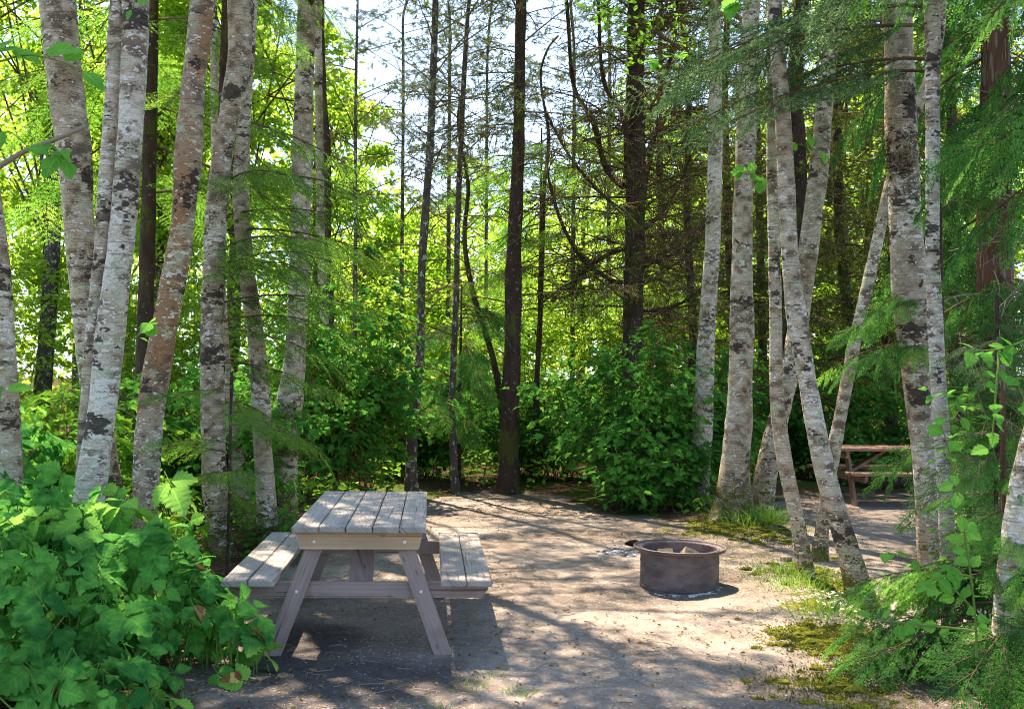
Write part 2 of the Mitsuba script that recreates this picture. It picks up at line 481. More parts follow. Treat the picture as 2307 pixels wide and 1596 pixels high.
def trifoliate(seed):
    rng = RNG(seed)
    out = [moved(leaf(1, 0.74, 4, 0.15, 0.2, 0.25 + 0.2 * rng.random(), seed=seed), None, (0.26, 0, 0), 0.62)]
    for sgn in (1, -1):
        R = rotz(sgn * (1.15 + 0.25 * rng.random())) @ np.array([[1, 0, 0], [0, math.cos(sgn * .3), -math.sin(sgn * .3)], [0, math.sin(sgn * .3), math.cos(sgn * .3)]])
        out.append(moved(leaf(1, 0.74, 4, 0.14, 0.18, 0.2 + 0.2 * rng.random(), seed=seed + 50 + sgn), R, (0.10, 0, 0), 0.50))
    sv, sf = sticks([[-0.25, 0, 0.02]], [[0.28, 0, 0]], 0.012, 0.009)
    out.append((sv, sf, np.full((len(sv), 2), 0.5)))
    return combine(out)


def kite(W=0.6, fold=0.15, droop=0.1):
    """two-faced small leaf for far foliage"""
    v = np.array([[0, 0, 0], [0.42, W / 2, fold * W], [1, 0, -droop], [0.42, -W / 2, fold * W]])
    return v, np.array([[0, 2, 1], [0, 3, 2]]), np.array([[.5, 0], [1, .4], [.5, 1], [0, .4]])


def oval(W=0.62, fold=0.12, droop=0.15):
    v = np.array([[0, 0, 0], [.28, W * .42, fold * W], [.66, W * .42, fold * W - droop * .3], [1, 0, -droop], [.66, -W * .42, fold * W - droop * .3], [.28, -W * .42, fold * W], [.5, 0, -droop * .25]])
    f = np.array([[6, 0, 5], [6, 5, 4], [6, 4, 3], [6, 3, 2], [6, 2, 1], [6, 1, 0]])
    uv = np.stack([v[:, 1] / W + .5, v[:, 0]], 1)
    return v, f, uv


KITE, OVAL = kite(), oval()
def lobed():
    v = np.array([[0, 0, 0], [.16, .36, .05], [.36, .22, .03], [.52, .40, .0], [.66, .20, -.05], [1, 0, -.22], [.66, -.20, -.05], [.52, -.40, .0], [.36, -.22, .03], [.16, -.36, .05], [.45, 0, -.04]])
    f = np.array([[10, i + 1, i] for i in range(9)] + [[10, 0, 9]])
    return v, f, np.stack([v[:, 1] + .5, v[:, 0]], 1)


LOBED = lobed()


# ---------------------------------------------------------------- the ground
def smin(d):
    return d


CLEAR = np.array([(-1.55, 2.0), (-1.55, 5.2), (-1.95, 6.6), (-2.1, 8.6), (-1.75, 10.5), (-1.35, 12.6), (-0.9, 14.3), (0.1, 15.2), (0.8, 14.2), (1.0, 12.8), (1.9, 11.6), (2.7, 10.9), (3.4, 13.2), (4.2, 15.2), (7.5, 15.5), (8.0, 12.0), (5.5, 10.0),
                  (4.4, 9.0), (3.8, 7.6), (3.1, 7.0), (2.7, 6.0), (2.5, 5.0), (2.6, 4.0), (2.8, 2.0), (2.8, -6.0), (-2.0, -6.0)])


def sd_clear(x, y):
    """signed distance to the bare clearing's outline"""
    p = np.stack([x, y], -1).reshape(-1, 2)
    d = np.full(len(p), 1e9)
    inside = np.zeros(len(p), bool)
    for a, b in zip(CLEAR, np.roll(CLEAR, -1, 0)):
        ab = b - a
        t = np.clip(((p - a) @ ab) / (ab @ ab), 0, 1)
        d = np.minimum(d, np.linalg.norm(p - a - t[:, None] * ab, axis=1))
        c = ((a[1] > p[:, 1]) != (b[1] > p[:, 1])) & (p[:, 0] < ab[0] * (p[:, 1] - a[1]) / (ab[1] + 1e-12) + a[0])
        inside ^= c
    return np.where(inside, -d, d).reshape(np.shape(x))


from meshkit import noise as mnoise


def ground_z(x, y):
    x, y = np.asarray(x, float), np.asarray(y, float)
    p = np.stack([x, y, 0 * x], -1)
    s = np.clip(sd_clear(x, y) / 0.7, 0, 1)
    s = s * s * (3 - 2 * s)
    z = 0.018 * (mnoise(p * 1.7) - 0.5) + 0.014 * (mnoise(p * 6.0) - 0.5) + 0.010 * (mnoise(p * 15.0 + 3) - 0.5)
    z += s * (0.05 + 0.16 * (mnoise(p * 0.5 + 4) - 0.35) + 0.05 * (mnoise(p * 2.6) - 0.5))
    z += 0.10 * np.exp(-((x - 2.62) ** 2 + (y - 11.5) ** 2) / 0.6)      # the raised foot of the big alder
    z += 0.05 * np.exp(-((x - 2.2) ** 2 / 0.5 + (y - 7.6) ** 2 / 2.0))
    return z


def moss_share(x, y):
    m = np.zeros(np.shape(x))
    for cx, cy, sx, sy, k in ((2.05, 6.5, .32, .30, 1.0), (2.25, 7.3, .40, .55, .8), (2.55, 8.7, .35, .5, .75), (2.55, 11.3, .75, .45, .95), (2.1, 10.8, .5, .3, .7), (1.75, 5.3, .28, .4, .8), (1.6, 4.9, .3, .25, .45), (2.3, 5.6, .3, .5, .45), (1.55, 6.0, .2, .25, .45), (2.0, 9.6, .4, .5, .5), (-1.6, 5.25, .22, .3, .7), (2.9, 9.4, .4, .4, .6)):
        m = np.maximum(m, k * np.exp(-((x - cx) / sx) ** 2 / 2 - ((y - cy) / sy) ** 2 / 2))
    return m


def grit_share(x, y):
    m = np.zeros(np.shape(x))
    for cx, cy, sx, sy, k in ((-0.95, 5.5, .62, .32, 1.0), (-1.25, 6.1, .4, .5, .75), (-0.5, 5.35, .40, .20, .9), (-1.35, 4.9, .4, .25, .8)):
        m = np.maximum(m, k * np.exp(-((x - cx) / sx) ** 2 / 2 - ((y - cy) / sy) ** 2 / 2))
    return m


def axis_points(lo, hi, step, far):
    mid = np.arange(lo, hi + 1e-6, step)
    out = np.geomspace(1, far, 34)
    return np.concatenate([(lo - out)[::-1], mid, hi + out])


def axis_fine(k, far):
    mid = np.concatenate([np.arange(k[0], k[1], .12), np.arange(k[1], k[2], .045), np.arange(k[2], k[3], .12)])
    out = np.geomspace(1, far, 30)
    return np.concatenate([(k[0] - out)[::-1], mid, k[3] + out])


gx, gy = axis_fine((-6, -2.2, 3.2, 8), 300), axis_fine((2.5, 4.4, 10.0, 16.5), 300)
GX, GY = np.meshgrid(gx, gy, indexing='ij')
GZ = ground_z(GX, GY)
ni, nj = GX.shape
ii, jj = np.meshgrid(np.arange(ni - 1), np.arange(nj - 1), indexing='ij')
gq = np.stack([ii * nj + jj, (ii + 1) * nj + jj, (ii + 1) * nj + jj + 1, ii * nj + jj + 1], -1).reshape(-1, 4)
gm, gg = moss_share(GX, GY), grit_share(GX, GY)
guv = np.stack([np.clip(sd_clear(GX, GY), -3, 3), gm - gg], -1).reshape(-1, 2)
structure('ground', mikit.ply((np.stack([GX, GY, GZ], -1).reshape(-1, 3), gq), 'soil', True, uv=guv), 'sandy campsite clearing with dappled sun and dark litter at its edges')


# ---------------------------------------------------------------- trees
def world_line(pts, Y):
    P, r = [], []
    for q in pts:
        y = q[3] if len(q) > 3 else Y
        P.append(at(q[0], q[1], y))
        r.append(q[2] / 2 * y / FOC)
    return np.array(P), np.array(r)


def to_foot(P, r):
    """carry a stem surveyed from the top down on to the ground"""
    d = P[-1] - P[-2]
    g = float(ground_z(P[-1][0], P[-1][1]))
    k = (P[-1][2] - g + 0.06)
    if k > 0.02:
        e = d / max(-d[2], 0.2)
        foot = P[-1] + np.array([e[0] * k * 0.6, e[1] * k * 0.6, -k])
        P, r = np.vstack([P, foot]), np.append(r, r[-1] * 1.08)
    return P, r


def to_top(P, r, H, rng, rtop=0.025):
    d = unit(P[0] - P[1])
    h = H - P[0][2]
    n = 4
    out, rad = [], []
    for i in range(n, 0, -1):
        t = i / n
        out.append(P[0] + np.array([d[0] / max(d[2], .4) * h * t * (1 - .35 * t) + rng.normal() * .12, d[1] / max(d[2], .4) * h * t * 0.5 + rng.normal() * .12, h * t]))
        rad.append(r[0] + (rtop - r[0]) * t)
    return np.vstack([out, P]), np.concatenate([rad, r])


def leaf_cloud(rng, base, P, size, up=0.6, spread=1.0, axis=None):
    k = len(P)
    n = unit(rng.normal(size=(k, 3)) * spread + [0, 0, up * 2])
    a = rng.normal(size=(k, 3)) if axis is None else axis + rng.normal(size=(k, 3)) * 0.6
    a = a - n * (a * n).sum(1, keepdims=True)
    return scatter(base, P, frames(a, n), size * rng.uniform(0.7, 1.25, k))


def limb_system(rng, P, r, z0, z1, n, length, elev=(0.2, 0.9), twigs=12, twig_len=0.6, az=None, pts=6, rfac=0.35, bend=0.25):
    """limbs leaving a stem between the heights z0 and z1: returns stick arrays and the twig segments"""
    order = np.argsort(P[:, 2])
    zs = P[order, 2]
    P0, P1, R0, R1, TA, TB = [], [], [], [], [], []
    for i in range(n):
        z = z0 + (z1 - z0) * (i + rng.random()) / n
        c = np.array([np.interp(z, zs, P[order, k]) for k in range(2)] + [z])
        rr = np.interp(z, zs, r[order])
        a = rng.uniform(0, 2 * np.pi) if az is None else az[0] + rng.normal() * az[1]
        e = rng.uniform(*elev)
        L = length * (1 - 0.55 * (z - z0) / max(z1 - z0, 1e-6)) * rng.uniform(0.7, 1.2)
        q = [c]
        for s in range(pts):
            e2 = e + bend * (s / pts)
            a += rng.normal() * 0.16
            q.append(q[-1] + L / pts * np.array([math.cos(a) * math.cos(e2), math.sin(a) * math.cos(e2), math.sin(e2)]) + rng.normal(size=3) * 0.02 * L)
        q = np.array(q)
        rad = np.linspace(max(rr * rfac, 0.008), 0.006, len(q))
        P0.append(q[:-1]); P1.append(q[1:]); R0.append(rad[:-1]); R1.append(rad[1:])
        for s in range(twigs):
            t = rng.uniform(0.25, 1.0) * (len(q) - 1)
            k = min(int(t), len(q) - 2)
            b = q[k] + (q[k + 1] - q[k]) * (t - k)
            d = unit(unit(q[k + 1] - q[k]) + rng.normal(size=3) * 0.75)
            TA.append(b); TB.append(b + d * twig_len * rng.uniform(0.5, 1.2))
    return [np.concatenate(x) for x in (P0, P1, R0, R1)], np.array(TA), np.array(TB)


def leafy_crown(key, rng, P, r, z0, z1, n, length, leaves_per_twig, size, bsdf='leaf_canopy', twigs=12, twig_len=0.6, base=None, elev=(0.2, 0.9), az=None, jitter=0.10):
    (a, b, r0, r1), TA, TB = limb_system(rng, P, r, z0, z1, n, length, elev, twigs, twig_len, az)
    mb = MB()
    mb.add(*sticks(a, b, r0, r1, 5)).add(*sticks(TA, TB, 0.006, 0.003))
    part(key, 'branches', mb.ply('twig'), kind='stuff')
    k = len(TA) * leaves_per_twig
    i = np.repeat(np.arange(len(TA)), leaves_per_twig)
    t = rng.uniform(0.15, 1.08, k)[:, None]
    pos = TA[i] + (TB[i] - TA[i]) * t + rng.normal(size=(k, 3)) * jitter
    v, f, uv = leaf_cloud(rng, base or KITE, pos, size)
    part(key, 'crown', mikit.ply((v, f), bsdf, uv=uv), kind='stuff')


TREE_GROUP = 'pale alder trunks around the clearing'


def alder(seed, label, Y, pts, H, bark='bark_alder', flare=0.5, crown=None, rough=0.10, name='alder_tree', group=TREE_GROUP, foot=True, key=None, part_name='trunk', plabel=None, sides=18):
    rng = RNG(seed)
    key = key or thing(name, label, 'tree', group)
    P, r = world_line(pts, Y)
    if foot:
        P, r = to_foot(P, r)
    if H:
        P, r = to_top(P, r, H, rng)
    part(key, part_name, mikit.ply((lambda a: (a[0], a[1]))(tr := tube(P[::-1], r[::-1], sides, 0.065, rough, seed, flare)), bark, True, uv=tr[2]), plabel)
    if crown:
        c = dict(z0=5.6, z1=H - 0.3, n=24, length=2.7, leaves_per_twig=34, size=0.105)
        c.update(crown)
        leafy_crown(key, rng, P, r, **c)
    return key, P, r


# left group
alder(1, 'pale mottled alder cut by the left edge of the frame above the bush', 7.4, [(-80, 0, 44), (-44, 300, 46), (-12, 520, 48), (6, 700, 50), (12, 850, 52), (18, 950, 54)], 11, crown=dict(n=12, leaves_per_twig=12))
alder(2, 'thick alder trunk seen behind the twin-stemmed pale trunk at left', 8.6, [(131, 0, 80), (149, 208, 78), (168, 347, 74), (182, 588, 62), (190, 700, 56), (205, 850, 54), (235, 1010, 52)], 13, 'bark_alder', crown=dict(n=16, leaves_per_twig=22))
k3, P3, r3 = alder(3, 'twin-stemmed pale alder with two fused trunks rising out of the leafy bush at left', 7.0, [(306, 0, 60), (300, 208, 57), (287, 380, 58), (275, 553, 58), (250, 726, 63), (235, 899, 60), (220, 1003, 62), (204, 1080, 64), (196, 1150, 62)], 12, 'bark_alder_pale', crown=dict(n=14, leaves_per_twig=20))
alder(31, '', 7.06, [(264, 0, 34), (255, 208, 36), (245, 380, 40), (232, 553, 38), (212, 726, 34), (198, 899, 34), (186, 1003, 30), (184, 1100, 26)], 11, crown=None, key=k3, part_name='second_trunk')
k4, _, _ = alder(4, 'rust-orange stained alder trunk leaning right beside the twin-stemmed pale one', 8.0, [(457, 0, 54), (437, 173, 52), (424, 347, 58), (407, 553, 52), (370, 726, 56), (354, 848, 62), (336, 935, 58), (330, 1063, 56), (328, 1170, 52)], 13, 'bark_alder_rust', crown=dict(n=20, leaves_per_twig=14))
k5, P5, r5 = alder(5, 'dark-banded alder with a mossy foot standing nearest to the left bench', 8.8, [(542, 0, 58), (541, 139, 50), (529, 208, 52), (512, 277, 44), (499, 347, 46), (490, 451, 48), (482, 553, 48), (480, 726, 52), (478, 900, 53), (484, 1104, 54), (490, 1181, 48), (488, 1250, 56)], 14, 'bark_alder_dark', crown=dict(n=18, leaves_per_twig=10), flare=0.6)
alder(51, '', 9.2, [(556, 180, 30), (548, 277, 30), (542, 380, 36), (546, 553, 38), (560, 640, 36), (574, 726, 36), (582, 830, 40), (588, 900, 42), (592, 1003, 40), (597, 1104, 42), (602, 1181, 44)], 12, 'bark_alder', crown=dict(n=22, length=3.4, leaves_per_twig=16, size=0.08, z0=6.5), name='alder_tree', key=thing('alder_tree', 'slim alder stem between the dark-banded trunk and the thick white-spotted one left of the table', 'tree', TREE_GROUP))
alder(52, 'short leaning alder stem half hidden by fronds just left of the two touching trunks', 10.4, [(500, 700, 22), (510, 860, 24), (522, 930, 28), (530, 1003, 32), (540, 1104, 42), (550, 1160, 44)], 9, crown=dict(n=5, leaves_per_twig=6))
alder(6, 'thick white-spotted alder directly behind the left side of the near table', 11.2, [(692, 0, 43), (686, 173, 43), (681, 347, 45), (676, 553, 43), (670, 692, 44), (663, 830, 50), (652, 900, 59), (645, 970, 57), (642, 1104, 50), (642, 1165, 44)], 16.5, crown=dict(n=32, length=3.3, leaves_per_twig=22, size=0.085))
alder(7, 'thin pale stem in the shade right behind the thick white-spotted alder', 14.5, [(716, 0, 17), (718, 208, 17), (720, 347, 18), (722, 553, 20), (730, 700, 20), (738, 900, 20)], 12, crown=dict(n=14, leaves_per_twig=16, z0=7.0, size=0.085))
alder(71, 'dark slim trunk close beside the thin pale stem behind the left alders', 15.5, [(724, 0, 14), (727, 208, 16), (737, 347, 18), (737, 553, 18), (744, 700, 18), (748, 900, 18)], 12, 'bark_conifer', crown=dict(n=7, leaves_per_twig=6, z0=7.0))
# right group
alder(8, 'slender spotted alder left of the tree with the moss-skirted foot', 13.3, [(1608, 0, 28), (1612, 180, 29), (1610, 347, 33), (1604, 553, 35), (1593, 726, 38), (1586, 865, 42), (1580, 970, 46), (1572, 1104, 45), (1568, 1130, 44)], 14, 'bark_alder_pale', crown=dict(n=14, leaves_per_twig=24))
k9, P9, r9 = alder(9, 'sunlit-edged alder with the widest moss-skirted foot behind the fire ring', 11.5, [(1694, 0, 38), (1684, 156, 44), (1679, 347, 44), (1671, 553, 46), (1671, 726, 54), (1668, 865, 53), (1662, 970, 60), (1655, 1050, 62), (1650, 1120, 68), (1646, 1180, 78)], 14, 'bark_alder', crown=dict(n=14, leaves_per_twig=24), flare=0.7)
alder(10, 'long alder leaning right from behind the moss-skirted foot, dark blotched near its top', 11.9, [(1880, 0, 34), (1874, 100, 36), (1860, 180, 37), (1848, 347, 42), (1822, 553, 44), (1806, 680, 42), (1776, 850, 42), (1750, 950, 46), (1726, 1060, 48), (1708, 1165, 50)], 13, 'bark_alder_dark', crown=dict(n=12, leaves_per_twig=24), flare=0.5)
alder(11, 'thin alder bowing to the right between the fire ring and the second leaning trunk', 8.2, [(1738, 0, 24), (1738, 300, 24), (1742, 553, 26), (1748, 726, 28), (1746, 850, 29), (1752, 935, 32), (1760, 1003, 33), (1778, 1104, 34), (1792, 1146, 33), (1808, 1250, 35), (1824, 1306, 30)], 10, 'bark_alder', crown=None, flare=0.25)
alder(12, 'bent alder with a dark foot, nearest of the leaning trunks right of the fire ring', 7.5, [(1744, 0, 32), (1749, 104, 32), (1758, 208, 36), (1769, 347, 37), (1772, 480, 38), (1776, 553, 38), (1794, 726, 46), (1815, 830, 40), (1831, 935, 44), (1844, 1003, 44), (1866, 1104, 46), (1884, 1146, 46), (1914, 1250, 49), (1939, 1346, 58)], 11, 'bark_alder', crown=dict(n=9, leaves_per_twig=22), flare=0.35)
alder(13, 'slim alder crossing behind the bent trunk and leaning right in front of the far table', 9.3, [(2010, 380, 24), (1990, 480, 26), (1974, 553, 26), (1934, 726, 28), (1920, 795, 28), (1899, 900, 28), (1880, 1003, 31), (1864, 1080, 28), (1857, 1130, 26), (1850, 1200, 30), (1846, 1258, 34)], 8, 'bark_alder', crown=None, flare=0.4)
k14, P14, r14 = alder(14, 'thick alder with a brown moss collar high on its trunk at right', 8.0, [(2020, 0, 62), (2026, 173, 66), (2031, 347, 70), (2037, 500, 71), (2043, 553, 76), (2054, 726, 73), (2062, 830, 64), (2076, 970, 52), (2086, 1104, 50), (2094, 1250, 50)], 12, 'bark_alder_dark', crown=dict(n=14, leaves_per_twig=24), flare=0.4)
alder(15, 'narrow chalk-white alder just right of the thick one with the moss collar', 6.7, [(2100, 0, 34), (2100, 173, 33), (2101, 347, 32), (2098, 553, 31), (2106, 726, 33), (2111, 830, 33), (2122, 970, 35), (2128, 1104, 34), (2135, 1250, 33), (2139, 1400, 30)], 10, 'bark_alder_pale', crown=None, flare=0.3)
alder(16, 'pale alder foot cut by the right edge of the frame, nearest of all the trunks', 5.2, [(2420, 700, 52), (2360, 900, 56), (2310, 1042, 58), (2286, 1215, 64), (2270, 1390, 66), (2272, 1570, 66)], 9, 'bark_alder_pale', crown=None, flare=0.4)

# dark conifer trunks in the middle
def conifer_skeleton(rng, P, z0, z1, n, length, elev, droop, twig_step, twig_len, az=None, bare=0.0, pts=7, taper=0.5, r0=0.014, shape=None):
    order = np.argsort(P[:, 2])
    zs = P[order, 2]
    A, B, RA, RB, TA, TB, TW = [], [], [], [], [], [], []
    for i in range(n):
        z = z0 + (z1 - z0) * (i + rng.random()) / n
        c = np.array([np.interp(z, zs, P[order, k]) for k in range(2)] + [z])
        a = rng.uniform(0, 2 * np.pi) if az is None else az[0] + rng.normal() * az[1]
        e = rng.uniform(*elev)
        L = length * (1 - taper * (z - z0) / max(z1 - z0, 1e-6)) * rng.uniform(0.6, 1.15)
        q, q0 = [c], c
        for s in range(pts):
            e2 = e - droop * ((s + 1) / pts) ** 1.5
            a += rng.normal() * 0.10
            q0 = q0 + L / pts * np.array([math.cos(a) * math.cos(e2), math.sin(a) * math.cos(e2), math.sin(e2)])
            q.append(q0)
        q = np.array(q)
        rad = np.linspace(r0 * (0.5 + 0.5 * L / length), 0.003, len(q))
        A.append(q[:-1]); B.append(q[1:]); RA.append(rad[:-1]); RB.append(rad[1:])
        m = max(2, int(L * (1 - bare) / twig_step))
        t = (bare + (1 - bare) * (np.arange(m) + rng.random(m)) / m) * (len(q) - 1)
        k = np.minimum(t.astype(int), len(q) - 2)
        b = q[k] + (q[k + 1] - q[k]) * (t - k)[:, None]
        d = unit(q[k + 1] - q[k])
        side = unit(np.cross(d, [0, 0, 1.0])) * np.where(np.arange(m) % 2 == 0, 1, -1)[:, None]
        dd = unit(d * rng.uniform(0.4, 1.0, (m, 1)) + side * rng.uniform(0.5, 1.1, (m, 1)) + np.array([0, 0, -1.0]) * rng.uniform(0.0, 0.5, (m, 1)) + rng.normal(size=(m, 3)) * .2)
        ln = twig_len * rng.uniform(0.5, 1.2, m) * (1 - 0.5 * t / (len(q) - 1))
        TA.append(b); TB.append(b + dd * ln[:, None])
    return [np.concatenate(x) for x in (A, B, RA, RB)], np.concatenate(TA), np.concatenate(TB)


def dress(rng, TA, TB, per_m, nl, nw, spread=0.9, start=0.2, hang=0.0):
    L = np.linalg.norm(TB - TA, axis=1)
    cnt = np.maximum(1, (L * per_m * (1 - start)).astype(int))
    i = np.repeat(np.arange(len(TA)), cnt)
    t = start + (1 - start) * rng.random(len(i))
    d = unit(TB - TA)[i]
    P = TA[i] + (TB - TA)[i] * t[:, None]
    D = unit(d * 0.8 + rng.normal(size=(len(i), 3)) * spread + np.array([0, 0, -hang]))
    return needles(P, D, nl * rng.uniform(0.6, 1.2, len(i)), nw, rng)


def conifer(seed, label, Y, pts, H, bark, specs, name='conifer_tree', group=None, flare=0.4, key=None, foot=True, sides=14):
    rng = RNG(seed)
    key = key or thing(name, label, 'tree', group)
    P, r = world_line(pts, Y)
    if foot:
        P, r = to_foot(P, r)
    P, r = to_top(P, r, H, rng, 0.015)
    tr = tube(P[::-1], r[::-1], sides, 0.10, 0.12, seed, flare)
    part(key, 'trunk', mikit.ply((tr[0], tr[1]), bark, True, uv=tr[2]))
    for sp in specs:
        sp = dict(sp)
        nd = sp.pop('needles', None)
        tb = sp.pop('twig', 'twig')
        thick = sp.pop('thick', 1.0)
        (a, b, ra, rb), TA, TB = conifer_skeleton(rng, P, **sp)
        # a second order of fine twigs
        m = len(TA)
        t = rng.random((m, 3))
        SA = (TA[:, None] + (TB - TA)[:, None] * (0.25 + 0.75 * t[..., None])).reshape(-1, 3)
        d = unit(TB - TA)
        SD = unit(np.repeat(d, 3, 0) + rng.normal(size=(3 * m, 3)) * 0.7 + [0, 0, -0.25])
        SB = SA + SD * (np.repeat(np.linalg.norm(TB - TA, axis=1), 3) * rng.uniform(0.25, 0.6, 3 * m))[:, None]
        mb = MB().add(*sticks(a, b, ra, rb, 5)).add(*sticks(TA, TB, 0.0045 * thick, 0.002 * thick)).add(*sticks(SA, SB, 0.0024 * thick, 0.0012 * thick))
        part(key, 'branches', mb.ply(tb), kind='stuff')
        if nd:
            mat = nd.pop('mat') if 'mat' in nd else 'needle_dark'
            v1, f1 = dress(rng, np.concatenate([TA, SA]), np.concatenate([TB, SB]), **nd)
            part(key, 'needles', mikit.ply((v1, f1), mat), kind='stuff')
    return key, P, r


PINE = lambda n, L=1.8, z0=4.2, z1=12.0, mat='needle_pine', per=80: dict(z0=z0, z1=z1, n=n, length=L, elev=(0.1, 0.75), droop=0.25, twig_step=0.13, twig_len=0.5, bare=0.25, needles=dict(mat=mat, per_m=per, nl=0.085, nw=0.014, spread=0.8, start=0.5))
DEAD = lambda n, L=1.2, z0=1.6, z1=6.0: dict(z0=z0, z1=z1, n=n, length=L, elev=(-0.2, 0.8), droop=0.2, twig_step=0.18, twig_len=0.45, bare=0.2, thick=1.6)

conifer(21, 'slim grey-barked conifer left of the middle with a forked foot', 14.0, [(981, 0, 14), (974, 208, 16), (968, 347, 17), (959, 451, 18), (953, 553, 18), (949, 600, 18), (948, 727, 18), (945, 850, 19), (928, 930, 28), (927, 1003, 25), (926, 1104, 27)], 13, 'bark_grey', [DEAD(26), PINE(34, 1.9)])
conifer(22, 'thinnest dark trunk in the middle, between the grey-barked one and the thick one', 14.3, [(1056, 0, 9), (1043, 208, 12), (1037, 347, 13), (1029, 553, 13), (1028, 640, 14), (1022, 800, 14), (1017, 900, 14), (1020, 1000, 16), (1026, 1104, 18)], 12, 'bark_grey', [DEAD(22, 1.1), PINE(30, 1.7)])
k23, P23, r23 = conifer(23, 'thick straight dark brown conifer trunk at the middle of the clearing\'s far end', 14.5, [(1173, 0, 25), (1169, 208, 26), (1169, 277, 27), (1163, 451, 32), (1158, 553, 34), (1156, 640, 38), (1156, 727, 37), (1151, 865, 42), (1147, 970, 43), (1144, 1100, 47)], 16, 'bark_conifer', [DEAD(24, 1.8, 2.5, 8), PINE(26, 2.4, 5.0, 13)], flare=0.5)
conifer(24, 'thin dark pole of a tree right behind the thick brown trunk in the middle', 16.0, [(1226, 400, 9), (1221, 553, 12), (1216, 727, 12), (1207, 900, 13), (1210, 1100, 14)], 7, 'bark_conifer', [DEAD(14, 0.9, 2, 6)])
conifer(25, 'dark crooked stem leaning left from behind the thick brown trunk', 15.6, [(1044, 500, 10), (1046, 560, 11), (1056, 622, 12), (1071, 685, 13), (1091, 744, 14), (1110, 800, 14), (1128, 900, 15), (1140, 1030, 16)], 6, 'bark_conifer', [dict(DEAD(10, 0.8, 3, 5), needles=dict(mat='needle_dark', per_m=90, nl=0.05, nw=0.006))])
k26, P26, r26 = conifer(26, 'big mossy conifer right of the middle with many upswept limbs', 15.0, [(1432, 0, 37), (1430, 208, 38), (1432, 416, 46), (1430, 553, 46), (1424, 726, 43), (1420, 865, 40), (1414, 950, 40), (1410, 1080, 46)], 17, 'bark_conifer',
    [dict(z0=2.2, z1=8.5, n=66, length=2.3, elev=(-0.2, 0.7), droop=0.3, twig_step=0.10, twig_len=0.65, bare=0.08, taper=0.2, r0=0.020, thick=1.9, needles=dict(mat='needle_dark', per_m=55, nl=0.07, nw=0.009, spread=0.7, start=0.45, hang=0.5)),
     dict(z0=2.6, z1=8.5, n=46, length=2.0, elev=(-0.1, 0.9), droop=-0.2, twig_step=0.13, twig_len=0.7, bare=0.1, taper=0.1, r0=0.020, thick=1.9, az=(-0.5, 0.9)),
     PINE(24, 2.4, 7, 16, 'needle_dark')], flare=0.4)
for pts in ([(1408, 400, 16), (1380, 295, 14), (1363, 174, 12), (1353, 52, 10), (1348, -60, 8)], [(1404, 420, 20), (1370, 360, 17), (1328, 295, 14), (1294, 156, 12), (1266, 20, 10), (1255, -80, 8)], [(1450, 420, 18), (1490, 330, 15), (1510, 200, 12), (1520, 60, 10), (1524, -60, 8)], [(1400, 640, 14), (1330, 590, 12), (1250, 480, 9), (1220, 380, 7)], [(1440, 700, 12), (1520, 690, 9), (1600, 640, 6)], [(1410, 560, 14), (1340, 600, 10), (1290, 640, 6)], [(1440, 520, 14), (1520, 440, 10), (1570, 340, 7)], [(1405, 480, 13), (1330, 430, 9), (1270, 330, 7), (1240, 230, 5)], [(1440, 600, 13), (1530, 560, 9), (1610, 480, 6)]):
    P, r = world_line(pts, 15.0)
    rl = RNG(int(abs(pts[0][0] + 7 * pts[-1][1])))
    P[1:] += rl.normal(size=P[1:].shape) * [.05, .35, .05]
    r = r * .8
    tr = tube(P, r, 9, 0.06, 0.22, int(pts[-1][0]))
    tt = rl.uniform(.15, 1, 60) * (len(P) - 1)
    kk = np.minimum(tt.astype(int), len(P) - 2)
    b0 = P[kk] + (P[kk + 1] - P[kk]) * (tt - kk)[:, None]
    dd = unit(unit(P[kk + 1] - P[kk]) * .7 + rl.normal(size=(60, 3)) * .7)
    b1 = b0 + dd * rl.uniform(.15, .8, (60, 1))
    b2 = b0 + (b1 - b0) * .5
    b3 = b2 + unit(dd + rl.normal(size=(60, 3)) * .6) * rl.uniform(.1, .4, (60, 1))
    part(k26, 'limb_twigs', MB().add(*sticks(b0, b1, .008, .003)).add(*sticks(b2, b3, .005, .002)).ply('twig'), kind='stuff')
    part(k26, 'limb', mikit.ply((tr[0], tr[1]), 'bark_conifer', True, uv=tr[2]))
# dense dark conifers behind the right group
SPR = lambda n, L, z0, z1, per=90, az=None: dict(z0=z0, z1=z1, n=n, length=L, elev=(-0.15, 0.35), droop=0.45, twig_step=0.12, twig_len=0.65, bare=0.12, taper=0.45, r0=0.018, az=az, thick=2.0, needles=dict(mat='needle_dark', per_m=per, nl=0.07, nw=0.011, spread=0.7, start=0.25, hang=0.4))
DG = 'dense dark conifers behind the right-hand alders'
DL = 'dense dark twiggy conifer in the shade behind the right-hand alders'
lean = RNG(77)
for sd, px, Y, w, H in ((30, 1545, 17.5, 22, 12), (31, 1655, 18.5, 26, 14), (32, 1795, 17.0, 62, 15), (33, 1900, 19.0, 28, 13), (34, 2010, 18.0, 26, 14), (35, 1720, 22.0, 22, 15), (36, 1955, 24.0, 24, 16), (37, 2160, 16.0, 32, 13), (38, 2270, 18.5, 28, 13), (39, 1490, 22, 20, 15), (141, 1850, 27, 20, 16), (142, 2080, 23, 24, 15)):
    b = lean.normal() * 14
    kk, _, _ = conifer(sd, DL if sd != 32 else 'broad dark trunk standing between the leaning alders behind the clearing', Y, [(px + b, 200, w * .6), (px + b * .9 + lean.normal() * 6, 480, w * .75), (px + lean.normal() * 6, 760, w * .9), (px - b * .3, 1030, w * 1.3)], H, 'bark_conifer', [SPR(62, 2.5, 1.4, H * .72)], group=DG if sd != 32 else None, flare=0.7 if sd == 32 else 0.4)
    if sd != 32:
        PLACES['dark'].append((px, kk))

